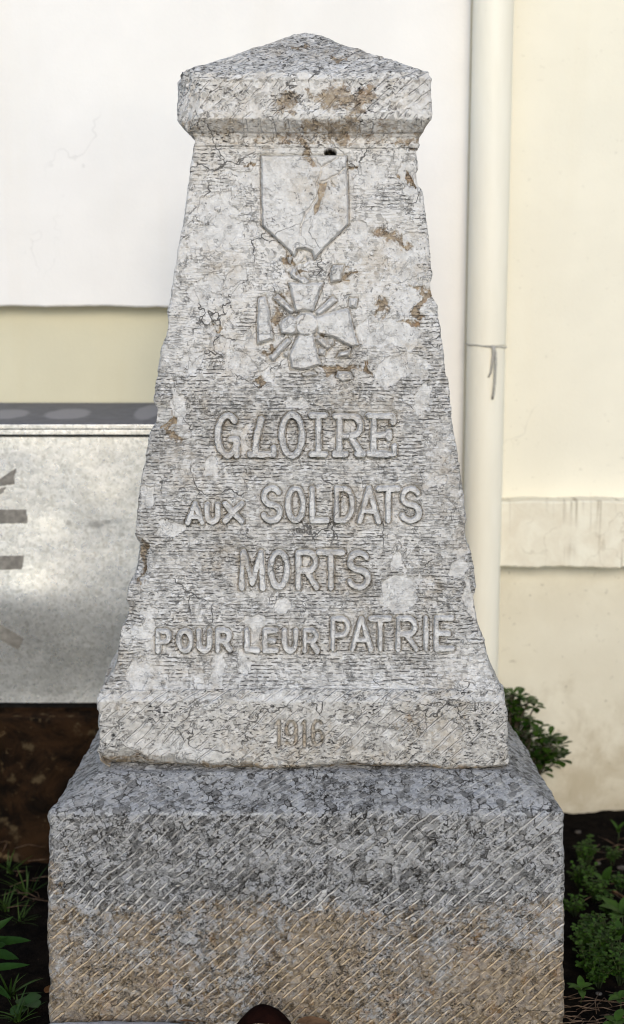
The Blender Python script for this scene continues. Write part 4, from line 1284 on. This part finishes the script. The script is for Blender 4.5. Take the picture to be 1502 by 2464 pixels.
def seedling(cxy, leaves, length, width, label, name='seedling', place=cr_r, lift=0.5, prof='ovate', mat='clover', h=0.03, cat='seedling'):
    c = on_ground(*place(*cxy), GZ + h)
    t = thing(name, label, cat, (c.x, c.y, GZ))
    s_ = MB(); s_.tube([(c.x, c.y, GZ - 0.004), (c.x + .002, c.y, GZ + h * .5), c], [0.0016, 0.0014, 0.001], 6); s_.build('stem', M['stem'], t)
    a0 = random.uniform(0, 1)
    for k in range(leaves):
        a = a0 + k * 6.283 / leaves
        el = lift + random.uniform(-.2, .3)
        b = MB()
        b.leaf(c - Vector((0, 0, 0.004 * (k % 3))), (math.cos(a) * math.cos(el), math.sin(a) * math.cos(el), math.sin(el)), length * random.uniform(.75, 1.1), width, 0.6, 0.12, prof, 8)
        b.build('leaf', M[mat], t)
seedling((300, 2090), 6, .034, .016, 'seedling with pointed bright leaves low beside the memorial foot')
seedling((700, 2190), 7, .030, .019, 'round leaved seedling at the right edge above the dry straw')
seedling((660, 2430), 5, .032, .019, 'seedling with oval leaves in the bottom right corner')
seedling((540, 1000), 3, .052, .024, 'weed with one tall broad upright leaf behind the brown twig', 'broadleaf_weed', lift=1.0, cat='weed', prof='ovate')
seedling((720, 1330), 6, .075, .030, 'large broad leaved weed at the right edge below the brown twig', 'broadleaf_weed', lift=0.7, cat='weed', h=.04)
seedling((690, 1560), 4, .050, .022, 'broad leaved weed rising behind the bright clump at the right edge', 'broadleaf_weed', lift=0.9, cat='weed')
seedling((680, 470), 3, .035, .012, 'small dark weed with narrow leaves at the foot of the cream wall', 'seedling', lift=0.9)

# left side
c = on_ground(*cr_l(-150, 2150), GZ)
lw = thing('long_leaf_weed', 'weed with long pointed toothed leaves reaching in from the left edge', 'weed', c)
YL = c.y
b = MB(); b.tube([c, c + Vector((.004, 0, .06)), c + Vector((.0, -.01, .13))], [.004, .0035, .002], 7); b.build('stem', M['stem'], lw)
for (x0, y0, x1, y1, w, dr, dy) in ((-150, 1640, 440, 1690, .019, .55, -.03), (-150, 1700, 225, 1705, .014, .5, -.07), (-150, 1740, 310, 1865, .022, .5, -.05), (-150, 1900, 355, 1885, .016, .2, -.06),
                                    (-150, 1560, 140, 1370, .016, .2, .02), (-150, 1620, 130, 1595, .011, .4, -.02), (-120, 2060, 180, 2250, .02, .4, -.05), (-150, 1450, 30, 1230, .014, .3, .0), (-150, 1950, 60, 2080, .02, .4, -.05)):
    p0, p1 = at(*cr_l(x0, y0), YL), at(*cr_l(x1, y1), YL + dy)
    d = p1 - p0
    b = MB(); b.leaf(p0, d.normalized() + Vector((0, 0, dr * 0.5)), d.length * 1.04, w, dr, .14, 'lance', 14, side=(0, 1.2, 2.6), wave=.07); b.build('leaf', M['lance'], lw)

def spray(cxy, items, label, place=cr_l, mat='grass', name='grass_tuft', h=0.0, group='grass tufts left of the memorial'):
    c = on_ground(*place(*cxy), GZ)
    t = thing(name, label, 'grass', c, group)
    f = MB()
    for k in range(items[0]):
        a = random.uniform(0, 6.28); el = random.uniform(0.5, 1.35)
        f.leaf(c + Vector((random.uniform(-.008, .008), random.uniform(-.008, .008), -.003)), (math.cos(a) * math.cos(el), math.sin(a) * math.cos(el) * .7, math.sin(el)), items[1] * random.uniform(.6, 1.15), items[2], random.uniform(.2, 1.0), .15, 'grass', 8)
    f.build('blades', M[mat], t)
spray((290, 1130), (16, .085, .005), 'slender grass tuft left of the memorial, nearest its side')
spray((110, 900), (14, .075, .005), 'dim grass tuft at the left, under the masonry footing')
spray((60, 1290), (18, .08, .005), 'grass tuft at the left edge above the long pointed leaves')
spray((190, 1420), (20, .06, .003), 'fine thin grass behind the long pointed leaves')
spray((120, 2170), (16, .075, .007), 'broad bladed grass tuft below the long pointed leaves')
spray((190, 2440), (20, .075, .006), 'grass tuft in the bottom left corner beside the paving slab')
seedling((280, 2260), 4, .038, .034, 'weed with round dark leaves left of the memorial foot', 'round_leaf_weed', cr_l, .3, 'round', 'lance', .02, 'weed')
seedling((120, 470), 3, .030, .014, 'pale yellow green seedling in the dark soil under the masonry footing', 'seedling', cr_l, .8, 'ovate', 'yellow', .03)

def one_leaf(name, label, base, d, L, w, mat, droop=.5, fold=.2, prof='ovate', th=0.0):
    b = MB(); b.leaf(base, d, L, w, droop, fold, prof, 10)
    o = b.build(name, M[mat]); tag(o, label, 'leaf'); return o
# the big curled dead leaf in front of the plinth
p = at(635, 2464, -0.06)
n1, n2 = 22, 10
V = []
for i in range(n1):
    a = i / (n1 - 1)
    for j in range(n2):
        q = j / (n2 - 1) - .5
        w = math.sin(math.pi * min(.98, max(.02, a))) ** .7
        V.append((p.x + (a - .5) * .128, p.y + q * .07 * w, p.z - .022 + .056 * math.sin(math.pi * a) ** .8 - q * q * .05 * w + .001 * math.sin(a * 14 + q * 6)))
F = [(i * n2 + j, i * n2 + j + 1, (i + 1) * n2 + j + 1, (i + 1) * n2 + j) for i in range(n1 - 1) for j in range(n2 - 1)]
tag(mesh_obj('dead_leaf', V, F, M['deadleaf']), 'large curled dark red brown dead leaf against the foot of the memorial', 'leaf')
q = at(712, 2460, -.07)
one_leaf('dead_leaf', 'tan dry leaf lying just right of the large dark curled leaf', q, (1, .05, .1), .07, .03, 'deadtan', .3, .1)
q = at(432, 2457, -.02)
one_leaf('dead_leaf', 'thin tan leaf scrap lying on the back edge of the paving slab', q, (1, 0, .12), .036, .008, 'deadtan', .4, .2)
q = on_ground(*cr_l(470, 2230), GZ)
one_leaf('dead_leaf', 'brown shrivelled leaf at the left foot of the memorial', q + Vector((0, .03, 0)), (.1, -.1, 1), .035, .02, 'deadtan', .9, .3)

g0, g1 = on_ground(*cr_r(545, 1070), GZ + .012), on_ground(*cr_r(800, 1190), GZ + .02)
b = MB(); b.tube([g0, g0.lerp(g1, .4) + Vector((0, 0, .003)), g0.lerp(g1, .75) + Vector((0, .004, -.001)), g1 + Vector((.03, -.01, 0))], [.0028, .0036, .0032, .0038], 8)
tag(b.build('twig', M['twig']), 'short brown twig lying among the weeds right of the memorial', 'twig')

def pebble(cxy, r, label, place=cr_r, group='pale pebbles in the soil'):
    import bmesh
    c = on_ground(*place(*cxy), GZ + r * .4)
    bm = bmesh.new(); bmesh.ops.create_icosphere(bm, subdivisions=3, radius=r)
    sd = random.randint(0, 99)
    for v in bm.verts:
        k = 1 + .28 * float(noise3(v.co.x / r * .9, v.co.y / r * .9, v.co.z / r * .9, sd))
        v.co = Vector((v.co.x * k * 1.3, v.co.y * k, v.co.z * k * .5)) + c
    me = [v.co[:] for v in bm.verts]; fs = [[v.index for v in f.verts] for f in bm.faces]; bm.free()
    tag(mesh_obj('pebble', me, fs, M['pebble']), label, 'pebble', group)
pebble((470, 810), .007, 'pale pebble left of the tall broad leaf, under the wall')
pebble((712, 855), .009, 'largest pale pebble at the right edge under the wall')
pebble((475, 2150), .006, 'tan pebble beside the dry straw')
pebble((270, 490), .007, 'small pinkish pebble behind the memorial at the foot of the wall')

# dry straw on the ground: nobody could count it
st = MB()
def straw(n, u0, u1, v0, v1, place):
    for k in range(n):
        c = on_ground(*place(random.uniform(u0, u1), random.uniform(v0, v1)), GZ + random.uniform(.002, .02))
        a = random.gauss(0, .8); L = random.uniform(.02, .09)
        d = Vector((math.cos(a), math.sin(a), random.uniform(-.12, .12))) * L / 2
        m = Vector((random.uniform(-.01, .01), random.uniform(-.01, .01), random.uniform(0, .012)))
        st.tube([c - d, c + m, c + d], [.0009, .0011, .0006], 5)
straw(46, 100, 800, 2200, 2600, cr_r)
straw(25, 300, 800, 500, 1400, cr_r)
straw(20, -50, 480, 600, 1300, cr_l)
tag(st.build('dry_straw', M['straw']), kind='stuff')

# paving slab whose back edge shows at the bottom left
e = at(300, 2455, -.018)
x0, x1 = at(92, 2456, -.018).x, at(525, 2456, -.018).x
xs = np.arange(x0, x1, .006)
ed = -.018 + fbm(xs, 0 * xs, 0 * xs, 12, 4, 401) * .006 - .03 * sstep(x1 - .10, x1, xs) - .02 * sstep(x0 + .03, x0, xs)
V, ncol = [], 16
for j in range(ncol):
    q = j / (ncol - 1)
    yy = ed + (-.155 - ed) * q
    zz = e.z + fbm(xs, yy, 0 * xs, 20, 4, 402) * .0028 - .006 * (q < .01)
    V.append(np.stack([xs, yy, zz], -1))
V.append(np.stack([xs, ed + .002, 0 * xs - .07], -1))
V = [V[-1]] + V[:-1]
V = np.array(V); nj, ni = V.shape[:2]
F = [(j * ni + i, j * ni + i + 1, (j + 1) * ni + i + 1, (j + 1) * ni + i) for j in range(nj - 1) for i in range(ni - 1)]
tag(mesh_obj('paving_edge', V.reshape(-1, 3), F, M['paving']), kind='structure')
